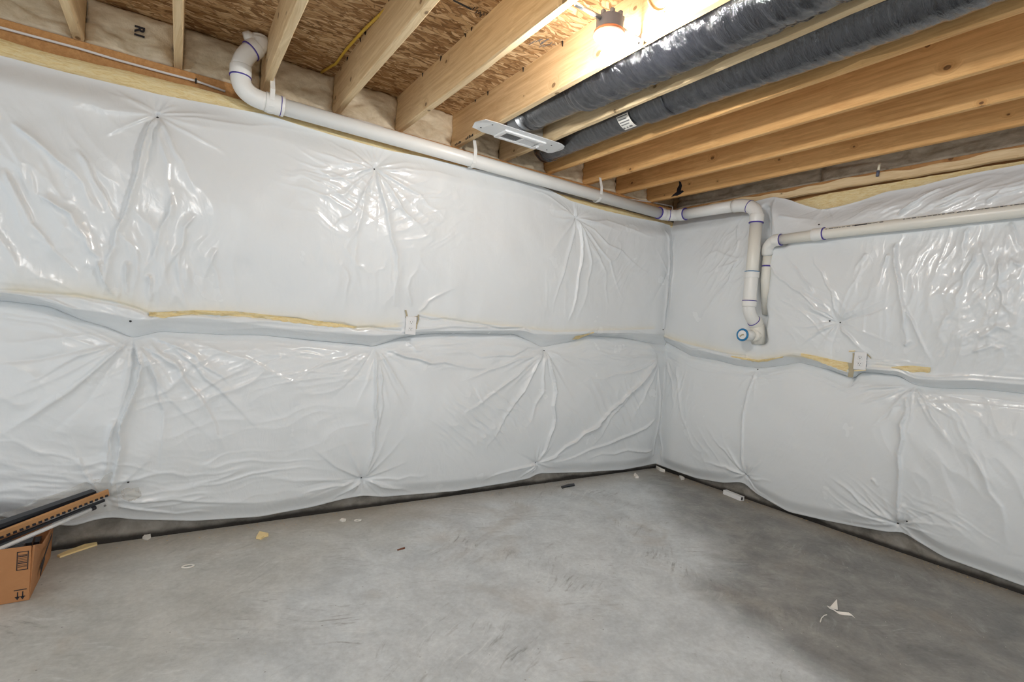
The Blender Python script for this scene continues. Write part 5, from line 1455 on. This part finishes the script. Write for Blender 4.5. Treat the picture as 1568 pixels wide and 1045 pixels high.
poly_slab('paper_scrap', [(1040, 731), (1046, 731), (1048, 735), (1043, 736)], 0.012, MT['paper'], 'white scrap at the foot of the right wall', 'scrap', jitter=0.008, wall=1)
for (px, py, lab) in ((288, 867.5, 'white plastic ring lying alone on the open floor'), (548, 797, 'small white plastic ring on the floor near the wall')):
    c = at(px, py, 'z', 0.004); R0 = 0.015 if px < 400 else 0.012
    V, F = [], []
    for k in range(24):
        for j in range(8):
            a = 2*PI*k/24; b = 2*PI*j/8
            V.append((c[0]+(R0+0.0035*math.cos(b))*math.cos(a)*1.5, c[1]+(R0+0.0035*math.cos(b))*math.sin(a), 0.0036+0.0033*math.sin(b)))
    for k in range(24):
        for j in range(8): F.append((k*8+j, k*8+(j+1) % 8, ((k+1) % 24)*8+(j+1) % 8, ((k+1) % 24)*8+j))
    F = [tuple(reversed(f)) for f in F]
    o = mesh('plastic_ring', V, F, MT['paper'], smooth=True, origin=(c[0], c[1], 0)); tag(o, lab, 'ring')
# white offcut of square channel by the right wall
a = at(1107, 757, 'z', 0.0); b = at(1134, 768, 'z', 0.0)
d = (b-a); L = np.linalg.norm(d[:2]); d = d/np.linalg.norm(d); s_ = np.array([-d[1], d[0], 0])
def oriented(V): return [a+d*v[0]+s_*v[1]+np.array([0, 0, v[2]]) for v in V]
o = thing('plastic_offcut', tuple((a+b)/2), 'short white hollow plastic offcut on the floor by the right wall', 'offcut')
w_ = 0.038; hh = 0.034; t_ = 0.004
parts = [box(0, L, 0, w_, 0.0005, t_), box(0, L, 0, w_, hh-t_, hh), box(0, L, 0, t_, t_, hh-t_), box(0, L, w_-t_, w_, t_, hh-t_)]
V, F = join(*parts); mesh('channel', oriented(V), F, MT['white'], o)
V, F = box(0.004, L-0.01, t_, w_-t_, t_, hh-t_); mesh('inner_shade', oriented(V), F, MT['dark'], o)  # dark block stands in for the shade inside the hollow piece
# torn tape scrap on the dark floor
c0 = [at(px, py, 'z', 0.006) for px, py in ((1268, 930), (1275, 934), (1283, 938), (1293, 940), (1302, 942), (1307, 944))]
o = thing('torn_tape_scrap', tuple(c0[2]*np.array([1, 1, 0])), 'twisted white torn tape scrap on the dark floor stain', 'scrap')
mesh('twist', *ribbon([p+np.array([0, 0, 0.003*math.sin(k*2)]) for k, p in enumerate(c0)], (0.2, 1, 0.5), 0.016, 0.0015), MT['paper'], o)
tri = [at(px, py, 'z', 0.006) for px, py in ((1270, 931), (1281, 924), (1283, 934))]
V = [tri[0], tri[1]+np.array([0, 0, 0.02]), tri[2], tri[0]-np.array([0, 0, .002]), tri[1]+np.array([0, 0, 0.018]), tri[2]-np.array([0, 0, .002])]
mesh('folded_corner', V, [(0, 1, 2), (5, 4, 3), (0, 3, 4, 1), (1, 4, 5, 2), (2, 5, 3, 0)], MT['paper'], o)
c1 = [at(px, py, 'z', 0.004) for px, py in ((1256, 953), (1258, 947), (1262, 943), (1266, 942))]
o = mesh('thread_scrap', *tube(c1, 0.0022, 6), MT['paper'], origin=c1[1]); tag(o, 'thin cream thread on the floor next to the torn tape', 'scrap')
# drifts of grit: crumbs along the wall foot and over the floor
parts = []
rr = random.Random(12)
def crumb(x, y, s):
    h = s*rr.uniform(0.4, 0.9); a = rr.uniform(0, PI); ca, sa = math.cos(a)*s, math.sin(a)*s
    V = [(x+ca, y+sa, 0.0002), (x-sa*0.7, y+ca*0.7, 0.0002), (x-ca, y-sa, 0.0002), (x+sa*0.6, y-ca*0.6, 0.0002), (x+rr.uniform(-.3, .3)*s, y+rr.uniform(-.3, .3)*s, h)]
    return V, [(0, 1, 4), (1, 2, 4), (2, 3, 4), (3, 0, 4), (3, 2, 1, 0)]
for k in range(700):
    if rr.random() < 0.5: x, y = rr.uniform(-4.3, -0.05), -0.02-abs(rr.gauss(0, 0.05))
    else: x, y = -0.02-abs(rr.gauss(0, 0.06)), rr.uniform(-2.9, -0.05)
    parts.append(crumb(x, y, rr.uniform(0.0015, 0.005)))
g1 = mesh('floor_grit', *join(*parts), plain('tan_grit', srgb(186, 164, 130), 0.9, var=0.3, scale=60))
tag(g1, 'tan crumbs and sawdust scattered along the foot of the walls', 'grit'); g1['kind'] = 'stuff'
parts = [crumb(rr.uniform(-4.2, -0.2), rr.uniform(-2.8, -0.3), rr.uniform(0.001, 0.0032)) for _ in range(260)]
g2 = mesh('floor_grit', *join(*parts), plain('white_grit', srgb(206, 202, 192), 0.8))
tag(g2, 'pale specks scattered over the open concrete floor', 'grit'); g2['kind'] = 'stuff'
